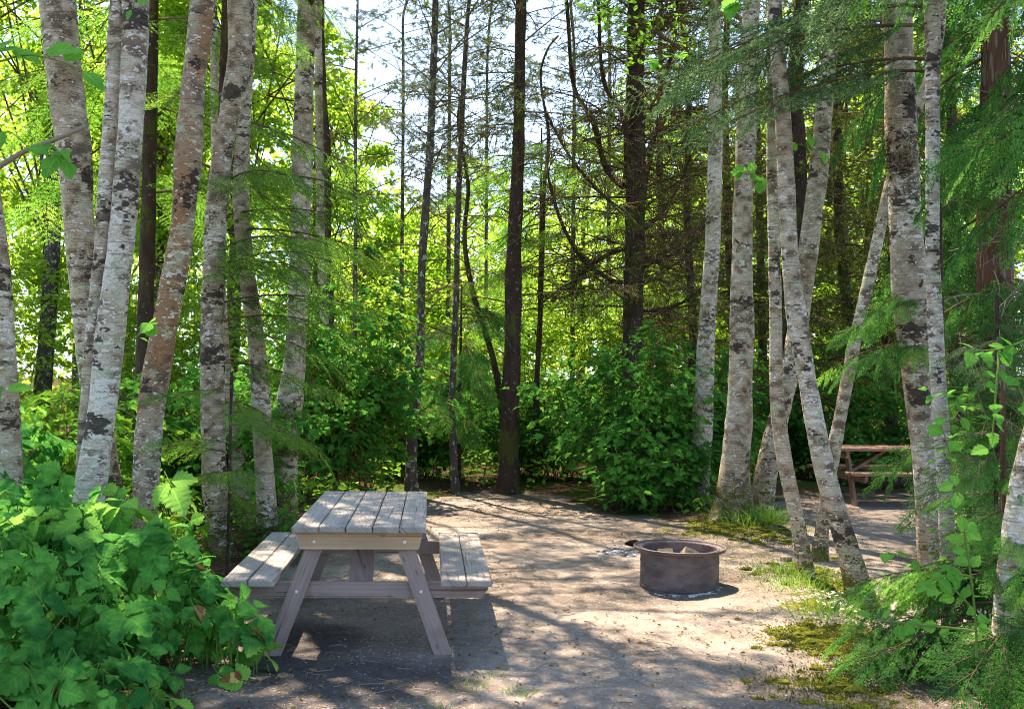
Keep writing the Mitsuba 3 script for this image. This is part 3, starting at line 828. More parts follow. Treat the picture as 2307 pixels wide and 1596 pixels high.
PG = 'slim pines far behind the clearing, thin against the sky'
for sd, px, Y, w, H, n in ((130, 800, 20, 9, 12, 30), (131, 905, 23, 9, 12, 30), (132, 1095, 23, 8, 12, 30), (133, 1290, 22, 10, 13, 36), (134, 1010, 27, 10, 13, 34), (135, 1370, 25, 10, 14, 40)):
    kk, _, _ = conifer(sd, 'slim pine with thin olive needles against the white sky behind the clearing', Y, [(px + 3, 100, w * .7), (px, 600, w), (px - 2, 980, w * 1.3)], H, 'bark_grey', [PINE(int(n * 1.25), 2.5, 5.0, H - .3, 'needle_pine', 160)], group=PG)
    PLACES['pine'].append((px, kk))

# ---------------------------------------------------------------- fronds: hemlock, cedar, spruce
def frond(kind, seed):
    rng = RNG(seed)
    mb_leaf, mb_stem = MB(), MB()
    if kind == 'hemlock':
        L, n, smax, ang = 0.46, 8, 0.22, 0.85
    elif kind == 'cedar':
        L, n, smax, ang = 0.44, 8, 0.18, 0.80
    else:
        L, n, smax, ang = 0.46, 9, 0.20, 0.9
    droop = {'hemlock': 0.20, 'cedar': 0.26, 'spruce': 0.12}[kind]
    ax = lambda t: np.stack([t * L, 0.02 * np.sin(t * 3 + seed), -droop * L * t ** 2], -1)
    tt = np.linspace(0, 1, 7)
    q = ax(tt)
    mb_stem.add(*sticks(q[:-1], q[1:], np.linspace(.004, .0015, 6), np.linspace(.0035, .001, 6)))
    SA, SB = [], []
    for i in range(n):
        t = 0.06 + 0.92 * i / n
        ln = smax * min(1.0, 0.45 + 2.2 * t) * (1 - t) ** 0.65 + 0.02
        for sg in (1, -1):
            a = ang * rng.uniform(0.85, 1.15) * sg
            b = ax(np.array(t + rng.uniform(0, .4) / n))
            d = np.array([math.cos(a), math.sin(a), -0.12 - 0.2 * rng.random() - (0.12 if kind == 'cedar' else 0)])
            l2 = ln * rng.uniform(0.75, 1.15)
            SA.append(b); SB.append(b + unit(d) * l2)
    SA.append(ax(np.array(0.72))); SB.append(ax(np.array(1.0)))
    SA, SB = np.array(SA), np.array(SB)
    mb_stem.add(*sticks(SA, SB, 0.0018, 0.0008))
    ln = np.linalg.norm(SB - SA, axis=1)
    step = {'hemlock': 0.0062, 'cedar': 0.010, 'spruce': 0.0042}[kind]
    cnt = np.maximum(3, (ln / step).astype(int))
    i = np.repeat(np.arange(len(SA)), cnt)
    pos = np.concatenate([np.arange(c) / c for c in cnt])
    P = SA[i] + (SB - SA)[i] * pos[:, None]
    d = unit(SB - SA)[i]
    sd = np.where(np.concatenate([np.arange(c) % 2 for c in cnt]) == 0, 1.0, -1.0)[:, None]
    side = unit(np.cross([0, 0, 1.0], d))
    k = len(P)
    if kind == 'hemlock':
        D = unit(d * 0.30 + side * sd + rng.normal(size=(k, 3)) * 0.15)
        v, f = needles(P, D, 0.021 * rng.uniform(.7, 1.15, k) * (1.15 - 0.6 * pos), 0.0085, rng, np.array([0, 0, 1.0]))
        mb_leaf.add(v, f)
    elif kind == 'cedar':
        D = unit(d * 0.9 + side * sd * 0.8 + rng.normal(size=(k, 3)) * 0.12 + [0, 0, -0.1])
        nrm = unit(np.cross(D, side) + rng.normal(size=(k, 3)) * .15)
        v, f, uv = scatter(kite(0.40, 0.1, 0.12), P, frames(D, nrm), 0.034 * rng.uniform(.7, 1.2, k) * (1.1 - 0.5 * pos))
        mb_leaf.add(v, f)
    else:
        D = unit(d * 0.9 + rng.normal(size=(k, 3)) * 0.75)
        v, f = needles(P, D, 0.023 * rng.uniform(.7, 1.15, k), 0.0055, rng)
        mb_leaf.add(v, f)
    return mb_leaf.arrays(), mb_stem.arrays()


FRONDS = {k: [frond(k, s) for s in (1, 2, 3)] for k in ('hemlock', 'cedar', 'spruce')}


def bough(kind, seed, L=1.1, n=11, sc=1.0, droop=0.30):
    """a bough along +x: woody axis with fronds on both sides"""
    rng = RNG(seed)
    ml, ms = MB(), MB()
    ax = lambda t: np.array([t * L, 0.05 * math.sin(3 * t + seed), 0.06 * L * t - droop * L * t ** 2])
    q = np.array([ax(t) for t in np.linspace(0, 1, 9)])
    ms.add(*sticks(q[:-1], q[1:], np.linspace(.010, .003, 8), np.linspace(.009, .002, 8), 5))
    for i in range(n):
        t = 0.12 + 0.88 * (i + rng.random() * .6) / n
        sg = 1 if i % 2 else -1
        a = sg * rng.uniform(0.35, 1.0) * (1.1 - 0.5 * t) if i < n - 1 else 0.0
        s = sc * rng.uniform(0.75, 1.15) * (1.15 - 0.35 * t)
        p = -0.18 - 0.40 * t * rng.uniform(0.5, 1.2) - (0.12 if kind == 'cedar' else 0.0)
        R = rotz(a) @ np.array([[math.cos(p), 0, -math.sin(p)], [0, 1, 0], [math.sin(p), 0, math.cos(p)]])
        rl = sg * 0.35 + rng.normal() * 0.3
        R = R @ np.array([[1, 0, 0], [0, math.cos(rl), -math.sin(rl)], [0, math.sin(rl), math.cos(rl)]])
        fl, fs = FRONDS[kind][rng.integers(3)]
        ml.add(*moved(fl, R, ax(min(t, 1.0)), s)); ms.add(*moved(fs, R, ax(min(t, 1.0)), s))
    return ml, ms


BOUGH = {}
for kind, L, n, dr_ in (('hemlock', 1.15, 11, 0.26), ('cedar', 0.9, 10, 0.34), ('spruce', 1.1, 10, 0.35)):
    BOUGH[kind] = []
    for s in (1, 2, 3):
        ml, ms = bough(kind, s, L, n, droop=dr_)
        BOUGH[kind].append((ml.ply('needle_' + kind), ms.ply('twig')))


def put_bough(key, kind, pos, az, pitch=0.0, s=1.0, roll=0.0, v=0):
    a, b = BOUGH[kind][v % 3]
    m = T4().translate([float(x) for x in pos]) @ T4().rotate([0, 0, 1], math.degrees(az)) @ T4().rotate([0, 1, 0], -math.degrees(pitch)) @ T4().rotate([1, 0, 0], math.degrees(roll)) @ T4().scale(s)
    k = part(key, 'bough', {**b, 'to_world': m})
    scene[k + '__needles'] = {**a, 'to_world': m}
    labels[k + '__needles'] = {'kind': 'stuff'}


def evergreen(seed, kind, name, label, foot, H, r0, specs, bark, lean=(0, 0)):
    rng = RNG(seed)
    key = thing(name, label, 'tree')
    g = float(ground_z(foot[0], foot[1]))
    zz = np.linspace(-0.05, H, 8)
    P = np.stack([foot[0] + lean[0] * zz, foot[1] + lean[1] * zz, g + zz], 1)
    tr = tube(P, np.linspace(r0, 0.012, 8), 16, 0.08, 0.08, seed, 0.4)
    part(key, 'trunk', mikit.ply((tr[0], tr[1]), bark, True, uv=tr[2]))
    i = 0
    for n, z0, z1, az0, az1, s0, s1, p0, p1 in specs:
        for k in range(n):
            z = z0 + (z1 - z0) * (k + rng.random()) / n
            c = np.array([foot[0] + lean[0] * z, foot[1] + lean[1] * z, g + z])
            put_bough(key, kind, c, rng.uniform(az0, az1), rng.uniform(p0, p1), rng.uniform(s0, s1), rng.normal() * .15, i)
            i += 1
    return key


PI = math.pi
# young hemlock behind the left trunks: boughs reach right, left and towards the viewer
evergreen(41, 'hemlock', 'hemlock_tree', 'young hemlock with flat bright green boughs among the left-hand alders', (-2.62, 9.15), 8.0, 0.06,
          [(4, 0.9, 1.9, -PI * .5, PI * .02, .8, 1.0, -.1, .15), (9, 1.9, 3.3, -PI * .32, -PI * .02, 1.05, 1.4, 0, .2), (4, 3.3, 6.5, -PI, PI, .9, 1.2, -.2, .2)], 'bark_conifer')
evergreen(42, 'hemlock', 'hemlock_tree', 'hemlock with dark hanging foliage behind the rust-stained alder at upper left', (-4.1, 11.5), 11.0, 0.11,
          [(26, 3.4, 9.0, -PI, PI, 1.3, 2.0, -.3, .1)], 'bark_conifer')
evergreen(43, 'hemlock', 'hemlock_tree', 'low hemlock sapling spreading feathery boughs above the bush left of the table', (-2.2, 8.1), 1.6, 0.010,
          [(9, 0.45, 1.5, -PI, PI, .45, .7, -.05, .25)], 'bark_conifer')
# cedars at right
evergreen(44, 'cedar', 'cedar_tree', 'low cedar sapling with fern-like sprays filling the lower right corner', (2.6, 5.45), 1.7, 0.02,
          [(26, 0.12, 0.72, PI * .5, PI * 1.65, .5, .9, -.25, .2), (9, .7, 1.4, PI * .6, PI * 1.9, .3, .45, -.2, .3)], 'bark_cedar')
evergreen(45, 'cedar', 'cedar_tree', 'large red-barked cedar with drooping sprays at the upper right', (4.78, 10.2), 12.0, 0.22,
          [(24, 2.6, 9.5, -PI, PI, 1.2, 1.9, -.6, -.2), (9, .7, 2.8, -PI * .95, -PI * .3, 1.1, 1.6, -.5, -.1)], 'bark_cedar')
evergreen(46, 'cedar', 'cedar_tree', 'slender cedar holding a bright spray across the moss-collared alder', (3.42, 8.35), 2.7, 0.016,
          [(6, 1.9, 2.35, PI * .85, PI * 1.45, .75, 1.0, -.1, .15), (3, 0.5, 1.2, -PI * .6, PI * .1, .35, .5, -.2, .2)], 'bark_cedar')
evergreen(49, 'cedar', 'cedar_tree', 'cedar beyond the right edge hanging green sprays into the upper right corner', (3.75, 6.0), 7.0, 0.12,
          [(6, 2.9, 4.2, PI * .8, PI * 1.2, 1.1, 1.5, -.35, .0), (7, 1.2, 2.7, PI * .85, PI * 1.15, .8, 1.05, -.5, -.2), (12, 3.9, 6.5, -PI, PI, 1.0, 1.6, -.4, .1)], 'bark_cedar')
evergreen(47, 'spruce', 'spruce_tree', 'spruce reaching blue-green needled branches into the top of the frame right of the middle', (3.17, 7.5), 8.0, 0.03,
          [(5, 3.75, 4.6, PI * .86, PI * 1.12, 1.35, 1.75, -.10, .12), (12, 4.8, 7.5, -PI, PI, 1.0, 1.5, -.2, .1)], 'bark_conifer', (-0.024, 0))
for sd, foot, H, lab, sp in ((50, (0.42, 16.4), 5.6, 'dark young hemlock behind the upper part of the thick brown trunk', [(26, 2.6, 5.4, -PI, PI, 1.0, 1.5, -.2, .1)]),
                             (51, (-0.75, 15.0), 2.9, 'low silvery young cedar at the left of the thick brown trunk', [(16, .9, 2.7, -PI, PI, .7, 1.1, -.2, .1)])):
    evergreen(sd, 'hemlock' if sd == 50 else 'cedar', 'hemlock_tree' if sd == 50 else 'cedar_tree', lab, foot, H, 0.035, sp, 'bark_conifer')
evergreen(48, 'spruce', 'spruce_tree', 'small spruce sapling with stiff needles tucked beside the pale trunk at the right edge', (2.8, 5.95), 2.1, 0.011,
          [(22, 0.3, 2.0, PI * 1.1, PI * 2.1, .38, .6, -.2, .2)], 'bark_conifer')


def dead_twigs(key, seed, foot, H, n, L, az):
    rng = RNG(seed)
    P = np.array([[foot[0], foot[1], 0], [foot[0], foot[1], H]], float)
    (a, b, ra, rb), TA, TB = conifer_skeleton(rng, P, .8, H, n, L, (-.6, .3), .5, .10, .45, az, .2, r0=.008)
    part(key, 'dead_twigs', MB().add(*sticks(a, b, ra, rb, 4)).add(*sticks(TA, TB, .0028, .0014)).ply('twig_pale'), 'bare grey hanging twigs', 'stuff')


cedar_key = next(k for k in labels if labels[k].get('label', '').startswith('large red-barked'))
cedar_key2 = next(k for k in labels if labels[k].get('label', '').startswith('cedar beyond'))
dead_twigs(cedar_key, 1, (4.7, 10.1), 4.6, 30, 1.6, (-PI * .65, .6))
dead_twigs(cedar_key2, 2, (3.75, 6.0), 3.4, 22, 1.5, (PI, .35))
# low plants covering the forest floor
rng = RNG(170)
n = 36000
x, y = rng.uniform(-9, 11, n), rng.uniform(6.5, 25, n)
hh = .10 + np.where(y > 14.6, 1.15, .75) * mnoise(np.stack([x * .55, y * .55, 0 * x], -1)) ** 1.5
ok = (sd_clear(x, y) > 0.12 + .35 * mnoise(np.stack([x * 1.4, y * 1.4, 0 * x + 5], -1))) & (np.hypot((x - 4.9) / 1.6, (y - 14.3)) > 1)
x, y, hh = x[ok], y[ok], hh[ok]
P = np.stack([x, y, ground_z(x, y) + .03 + hh * rng.random(len(x)) ** .7], 1)
v, f, uv = leaf_cloud(rng, OVAL, P, .095, .8, .7)
scene['undergrowth'] = mikit.ply((v, f), 'leaf_canopy', uv=uv)
labels['undergrowth'] = {'label': 'low leafy undergrowth covering the forest floor around the clearing', 'category': 'undergrowth', 'kind': 'stuff'}


# ---------------------------------------------------------------- shrubs
def shrub(seed, name, label, cx, cy, rx, ry, H, clumps, leaves, size, bsdf, base=None, stem='twig', z0=0.25, group=None, cat='shrub', stems=14, clump_r=0.30, key=None, up=0.6, flat=0.5):
    rng = RNG(seed)
    key = key or thing(name, label, cat, group)
    nc = clumps
    a = rng.uniform(0, 2 * np.pi, nc)
    q = np.sqrt(rng.random(nc)) * np.where(rng.random(nc) < .15, 1.35, 1.0)
    bx = np.stack([cx + rx * .35 * rng.normal(size=nc) * .7, cy + ry * .35 * rng.normal(size=nc) * .7], 1)
    reach = np.stack([rx * q * np.cos(a), ry * q * np.sin(a)], 1)
    Hc = H * rng.uniform(.45, 1.12, nc) * (1.05 - .42 * np.minimum(q, 1) ** 2)

    def cane(i, t):
        t = np.asarray(t)[..., None]
        xy = bx[i] + reach[i] * t ** 1.35
        z = Hc[i][..., None] * (1.32 * t - .32 * t ** 3)
        return np.concatenate([xy, z], -1)

    ns = 9
    si = np.repeat(np.arange(nc), ns)
    st = rng.uniform(.22, 1.0, len(si))
    sb = cane(si, st)
    sa = a[si] + rng.normal(size=len(si)) * 1.1
    sl = clump_r * rng.uniform(.5, 1.5, len(si)) * 1.25
    sdir = unit(np.stack([np.cos(sa), np.sin(sa), rng.uniform(-.15, .6, len(si))], 1))
    k = rng.integers(0, len(si), leaves)
    t = rng.uniform(.05, 1.05, leaves)
    pos = sb[k] + sdir[k] * (sl[k] * t)[:, None] + np.array([0, 0, -.35]) * (sl[k] * t ** 2)[:, None]
    sgn = np.where(rng.random(leaves) < .5, 1, -1)
    lat = unit(np.cross(sdir[k], [0, 0, 1.0])) * sgn[:, None]
    ax = unit(sdir[k] * .7 + lat * rng.uniform(.3, 1.1, (leaves, 1)) + rng.normal(size=(leaves, 3)) * .3 + [0, 0, -.35])
    pos = pos + lat * .03 + rng.normal(size=(leaves, 3)) * .03
    gz = ground_z(cx, cy)
    pos[:, 2] = np.maximum(pos[:, 2] + gz, ground_z(pos[:, 0], pos[:, 1]) + 0.03)
    n = unit(np.array([0, 0, up * 2]) + sdir[k] * .5 + rng.normal(size=(leaves, 3)) * 0.5)
    ax = ax - n * (ax * n).sum(1, keepdims=True)
    v, f, uv = scatter(base or OVAL, pos, frames(ax, n), size * rng.uniform(0.55, 1.25, leaves))
    A, B, R = [], [], []
    tt = np.linspace(0, 1, 6)
    for m in range(5):
        i0 = np.arange(nc)
        A.append(cane(i0, np.full(nc, tt[m]))); B.append(cane(i0, np.full(nc, tt[m + 1]))); R.append(np.full(nc, .010 - .0015 * m))
    A.append(sb); B.append(sb + sdir * sl[:, None] + np.array([0, 0, -.35]) * sl[:, None]); R.append(np.full(len(sb), .0035))
    A, B, R = np.concatenate(A), np.concatenate(B), np.concatenate(R)
    A[:, 2] += gz; B[:, 2] += gz
    part(key, 'stems', MB().add(*sticks(A, B, R, R * .7)).ply(stem), kind='stuff')
    part(key, 'foliage', mikit.ply((v, f), bsdf, uv=uv), kind='stuff')
    return key


shrub(60, 'salmonberry_shrub', 'tall dense green shrub with reddish canes behind the left end of the table', -2.35, 13.2, 1.05, 0.8, 2.75, 80, 7000, 0.115, 'leaf_shrub', LOBED, 'stem_red')
shrub(61, 'salmonberry_shrub', 'glossy broadleaf shrub standing between the clearing and the big mossy conifer', 1.6, 13.4, 0.8, 0.7, 2.15, 70, 5200, 0.115, 'leaf_shrub', LOBED)
shrub(62, 'salmonberry_shrub', 'low leafy shrub spilling on to the clearing left of the slender spotted alder', 1.75, 12.7, 0.65, 0.45, 0.9, 40, 2300, 0.105, 'leaf_shrub', LOBED)
shrub(63, 'salmonberry_shrub', 'bushy undergrowth around the feet of the slim grey conifer', -1.3, 15.4, 0.9, 0.6, 1.7, 56, 3400, 0.11, 'leaf_shrub', LOBED)
shrub(64, 'salmonberry_shrub', 'bushy undergrowth right behind the thick brown trunk in the middle', 0.5, 16.4, 1.2, 0.8, 2.0, 70, 4600, 0.11, 'leaf_shrub', LOBED)
shrub(65, 'salmonberry_shrub', 'shaded shrub under the slender spotted alder, right of the glossy one', 2.7, 14.6, 0.8, 0.7, 1.9, 50, 3200, 0.11, 'leaf_shrub', LOBED)
shrub(66, 'salmonberry_shrub', 'shaded shrub behind the far picnic table', 4.9, 16.6, 2.0, 0.7, 2.0, 80, 6000, 0.11, 'leaf_shrub', LOBED)
shrub(67, 'salal_shrub', 'low round-leaved salal beside the far end of the left bench', -2.05, 9.0, 0.3, 0.4, 0.42, 16, 420, 0.075, 'leaf_shrub', OVAL, clump_r=0.2, z0=0.1)
shrub(68, 'salmonberry_shrub', 'sunny leafy thicket beyond the bush at the left edge of the frame', -4.6, 9.2, 1.5, 0.9, 1.5, 66, 4200, 0.125, 'leaf_canopy', LOBED)
shrub(69, 'salmonberry_shrub', 'leafy bush behind the low hemlock sapling at left', -3.1, 10.8, 0.9, 0.7, 1.7, 50, 3400, 0.11, 'leaf_shrub', LOBED)
shrub(72, 'alder_shrub', 'leafy shrub with small round leaves climbing the right edge behind the pale trunk foot', 2.98, 6.05, 0.32, 0.35, 1.95, 22, 620, 0.075, 'leaf_young', OVAL, 'stem_green', clump_r=0.2)
# bright thickets and trees standing in the open behind
BG = 'sunlit trees and thickets in the open behind the clearing'
for i, (x, y, rx, ry, H, n) in enumerate([(-9.5, 17, 2.4, 2, 4.5, 9000), (-6.5, 19, 2.2, 1.5, 4.2, 9000), (-3.4, 21, 2.2, 1.5, 3.8, 9000), (-0.5, 22, 2.2, 1.5, 4.2, 9000), (2.6, 21, 2.2, 1.5, 4.4, 9000), (5.6, 23, 2.4, 1.6, 4.6, 9000), (9.0, 23, 2.6, 1.8, 4.8, 8000), (-13, 21, 3, 2, 6, 9000)]):
    kk = shrub(80 + i, 'sunlit_thicket', 'sunlit yellow-green thicket standing in the open behind the clearing', x, y, rx, ry, H, 70, n, 0.13, 'leaf_bright', KITE, group=BG, clump_r=0.5, cat='shrub')
    PLACES['thicket'].append((x / y, kk))


def far_tree(seed, x, y, H, R, leaves, z0, bsdf='leaf_bright', size=0.16, clumps=46, label='sunlit broadleaf tree in the open far behind the clearing'):
    rng = RNG(seed)
    key = thing('broadleaf_tree', label, 'tree', BG)
    g = float(ground_z(x, y))
    P = np.array([[x, y, g - .05], [x + rng.normal() * .2, y, H * .4], [x + rng.normal() * .4, y, H * .9]])
    tr = tube(P, [0.16, 0.12, 0.03], 10, 0.2, 0.06, seed, 0.3)
    part(key, 'trunk', mikit.ply((tr[0], tr[1]), 'bark_grey', True, uv=tr[2]))
    u = unit(rng.normal(size=(clumps, 3)))
    c = np.stack([x + u[:, 0] * R * rng.random(clumps) ** .45, y + u[:, 1] * R * rng.random(clumps) ** .45, (z0 + H) / 2 + u[:, 2] * (H - z0) / 2 * rng.random(clumps) ** .5], 1)
    cr = rng.uniform(0.45, 1.0, clumps) * R * 0.33
    k = rng.integers(0, clumps, leaves)
    w = unit(rng.normal(size=(leaves, 3)) + [0, 0, .3])
    pos = c[k] + w * (cr[k] * rng.uniform(.4, 1.05, leaves))[:, None] * [1, 1, .7]
    v, f, uv = leaf_cloud(rng, KITE, pos, size, 0.5, 0.9)
    A = np.repeat(P[1:2], clumps, 0) + rng.uniform(-.3, 1, (clumps, 1)) * (P[2] - P[1])
    part(key, 'branches', MB().add(*sticks(A, c, 0.03, 0.012)).ply('twig'), kind='stuff')
    part(key, 'crown', mikit.ply((v, f), bsdf, uv=uv), kind='stuff')


for i, a in enumerate([(-15, 24, 13, 3.4, 9000, 1.5), (-10.5, 25, 13, 3.2, 10000, 2), (-7.6, 23, 12, 2.6, 9000, 2.5), (-11.5, 31, 15, 4, 9000, 2), (-6.0, 32, 9.5, 3.2, 8000, 1), (-1.8, 34, 8.8, 3.4, 9000, .8), (2.2, 33, 9.5, 3.4, 9000, .8), (-4.0, 30, 8.5, 2.6, 8000, .8), (5.2, 29, 11, 3, 8000, .8), (6.5, 30, 11, 3.2, 9000, 1), (11, 29, 12, 3.4, 9000, 1), (15.5, 27, 12, 3.4, 7000, 1), (-21, 30, 15, 4.5, 8000, 1), (20, 32, 14, 4.5, 7000, 1), (-8.5, 18.5, 13, 2.6, 11000, 3.0), (-5.6, 20.5, 12, 2.2, 9000, 3.5), (-12.5, 19, 14, 3, 10000, 3), (-9, 27, 17, 3.5, 9000, 4), (-4.6, 26, 10, 2.0, 6000, 3), (8.5, 26, 14, 3, 8000, 1), (12.5, 33, 16, 4, 8000, 1), (5.0, 36, 14, 3.5, 7000, 2)]):
    far_tree(120 + i, *a)


rng = RNG(160)
n = 30000
a = rng.uniform(-0.62, 0.62, n)
d = rng.uniform(38, 52, n)
hh = 9.0 + 6.0 * np.clip(np.abs(a + 0.03) / 0.35 - .25, 0, 1) + 3.0 * (mnoise(np.stack([a * 26, d * .1, 0 * a], -1)) - .5)
P = np.stack([d * np.sin(a), d * np.cos(a), hh * rng.random(n) ** .8], 1)
v, f, uv = leaf_cloud(rng, KITE, P, .42, .5, .9)
scene['far_wood'] = mikit.ply((v, f), 'leaf_bright', uv=uv)
labels['far_wood'] = {'label': 'pale sunlit wood closing the view far behind the clearing', 'category': 'wood', 'kind': 'stuff'}


# ---------------------------------------------------------------- salmonberry bush in the foreground: every leaf a piece
def mat(R, t, s):
    m = np.eye(4)
    m[:3, :3] = R * s
    m[:3, 3] = t
    return T4(m.tolist())


def leafy_bush(seed, key, mounds, n, size, bases, bsdf, parts_max=300, stem='stem_green', normal_up=0.9):
    """mounds: (x, y, rx, ry, h); leaves lie over the mounds like shingles, a second layer inside"""
    rng = RNG(seed)
    pos, nor = [], []
    w = np.array([m[2] * m[3] for m in mounds])
    pick = rng.choice(len(mounds), n, p=w / w.sum())
    for k in pick:
        x, y, rx, ry, h = mounds[k]
        q, a = math.sqrt(rng.random()), rng.uniform(0, 2 * np.pi)
        dx, dy = q * math.cos(a), q * math.sin(a)
        top = h * math.sqrt(max(0.02, 1 - (dx * dx + dy * dy)))
        depth = rng.random() ** 1.8 * 0.45 * h
        z = max(0.05, top - depth)
        pos.append((x + dx * rx, y + dy * ry, z + rng.normal() * .03))
        nor.append((dx / rx * h * .8, dy / ry * h * .8, normal_up))
    pos, nor = np.array(pos), unit(np.array(nor))
    pos[:, 2] += ground_z(pos[:, 0], pos[:, 1])
    nn = unit(nor + rng.normal(size=(n, 3)) * 0.40)
    ax = nor * [1, 1, 0.1] + rng.normal(size=(n, 3)) * 0.55 + [0, 0, -0.35]
    ax = unit(ax - nn * (ax * nn).sum(1, keepdims=True))
    sd = np.cross(nn, ax)
    s0 = size * rng.uniform(0.42, 1.28, n)
    nodes = pos.copy()
    AX, NN, PO, SS = [], [], [], []
    for ang, k, off in ((0.0, 1.0, 0.30), (1.2, 0.82, 0.06), (-1.2, 0.82, 0.06)):
        a = ang + rng.normal(size=n) * 0.22
        d = ax * np.cos(a)[:, None] + sd * np.sin(a)[:, None]
        q = unit(nn + rng.normal(size=(n, 3)) * 0.22 + d * 0.15)
        d = unit(d - q * (d * q).sum(1, keepdims=True))
        AX.append(d); NN.append(q); PO.append(pos + d * (off * s0)[:, None]); SS.append(s0 * k * rng.uniform(.85, 1.1, n))
    A0, B0 = nodes - ax * (s0 * .5)[:, None], nodes + ax * (s0 * .32)[:, None]
    pos, nn, ax, s = np.vstack(PO), np.vstack(NN), np.vstack(AX), np.concatenate(SS)
    R = frames(ax, nn)
    n = len(pos)
    which = rng.integers(0, len(bases), n)
    plies = [mikit.ply((b[0], b[1]), bsdf, uv=b[2]) for b in bases]
    dist = np.linalg.norm(pos - EYE, axis=1) - 0.9 * (nn * unit(EYE - pos)).sum(1)
    order = np.argsort(dist / s)
    for i in order[:parts_max]:
        part(key, 'leaf', {**plies[which[i]], 'to_world': mat(R[i], pos[i], s[i])})
    wp = [mikit.ply((b[0] * [1, .8, 1.6], b[1]), 'dead_leaf', uv=b[2]) for b in bases]
    for i in order[parts_max:parts_max + 170:10]:
        part(key, 'withered_leaf', {**wp[which[i]], 'to_world': mat(R[i], pos[i] + [0, -.02, .03], s[i] * .8)}, 'withered brown leaf')
    mb = MB()
    for b in range(len(bases)):
        idx = np.array([i for i in order[parts_max:] if which[i] == b], int)
        if len(idx):
            mb.add(*scatter(bases[b], pos[idx], R[idx], s[idx]))
    if mb.n:
        part(key, 'foliage', mb.ply(bsdf), kind='stuff')
    A, B, r = list(A0), list(B0), [.0022] * len(A0)
    for i in range(0, len(nodes), 2):
        e = A0[i]
        m = min(mounds, key=lambda q: (q[0] - e[0]) ** 2 + (q[1] - e[1]) ** 2)
        g = np.array([m[0] + (e[0] - m[0]) * .35 + rng.normal() * .05, m[1] + (e[1] - m[1]) * .35 + rng.normal() * .05, 0.0])
        g[2] = float(ground_z(g[0], g[1]))
        mid = g + (e - g) * .6 + [0, 0, .15 * e[2]]
        A += [g, mid]; B += [mid, e]; r += [.005, .0035]
    r = np.array(r)
    part(key, 'stems', MB().add(*sticks(A, B, r, r * .7)).ply(stem), kind='stuff')


TRI = [leaf(1, w, 6, 0.13, 0.22, d, 0.36, 0, k) for k, w, d in ((1, .78, .22), (2, .70, .35), (3, .84, .28), (4, .74, .45))]
bush = thing('salmonberry_bush', 'large bright green bush with toothed leaves filling the lower left corner', 'bush')
leafy_bush(200, bush, [(-2.2, 5.9, .65, .6, .84), (-1.75, 5.6, .38, .4, .62), (-2.5, 4.9, .75, .7, .86), (-2.0, 4.85, .45, .5, .58), (-1.75, 4.5, .3, .35, .32), (-2.95, 6.2, .6, .6, .82), (-1.46, 5.45, .2, .25, .40), (-2.05, 6.2, .2, .2, .98), (-2.45, 6.3, .18, .2, .95), (-1.40, 5.5, .14, .2, .30), (-2.6, 5.9, .3, .3, .98), (-3.0, 5.5, .4, .4, .95)], 560, 0.165, TRI, 'leaf_salmonberry')
bush2 = thing('salmonberry_bush', 'leafy bush behind the twin-stemmed alder at the left edge of the frame', 'bush')
leafy_bush(201, bush2, [(-4.0, 7.9, .8, .7, 1.30), (-3.75, 7.0, .5, .5, 1.05)], 260, 0.15, TRI, 'leaf_salmonberry', 120)


# ---------------------------------------------------------------- leafy alder twigs close to the viewer
BIRCHLEAF = [leaf(1, 0.78, 4, 0.07, 0.16, d, 0.36, 0, s) for s, d in ((5, .2), (6, .35), (7, .1))]
YOUNG = [mikit.ply((b[0], b[1]), 'leaf_young', uv=b[2]) for b in BIRCHLEAF]


def sprig(key, seed, path, Y, n, size, rad=(0.006, 0.002), cluster=None, parent_twig=True, facing=0.5):
    """a twig along surveyed points with leaves; each leaf its own piece"""
    rng = RNG(seed)
    P = np.array([at(a, b, c) for a, b, c in [(q[0], q[1], q[2] if len(q) > 2 else Y) for q in path]])
    if len(P) > 1:
        tr = tube(P, np.linspace(rad[0], rad[1], len(P)), 6, 0.04)
        tw = part(key, 'twig', mikit.ply((tr[0], tr[1]), 'twig_pale' if rad[0] > .008 else 'stem_green', True, uv=tr[2]))
    s = np.concatenate([[0], np.cumsum(np.linalg.norm(np.diff(P, axis=0), axis=1))])
    for i in range(n):
        t = s[-1] * (1 - (i / max(n, 1)) * (cluster or 0.9)) + 1e-6
        c = np.array([np.interp(t, s, P[:, k]) for k in range(3)])
        d = unit(P[-1] - P[0])
        a = unit(d * .5 + rng.normal(size=3) * .7 + [0, 0, -.55])
        nn = unit(np.array([0, -facing, 0.6]) + rng.normal(size=3) * .35)
        a = a - nn * (a @ nn)
        R = frames(a[None], nn[None])[0]
        part(key, 'leaf', {**YOUNG[rng.integers(3)], 'to_world': mat(R, c + unit(a) * 0.012, size * rng.uniform(.7, 1.15))})


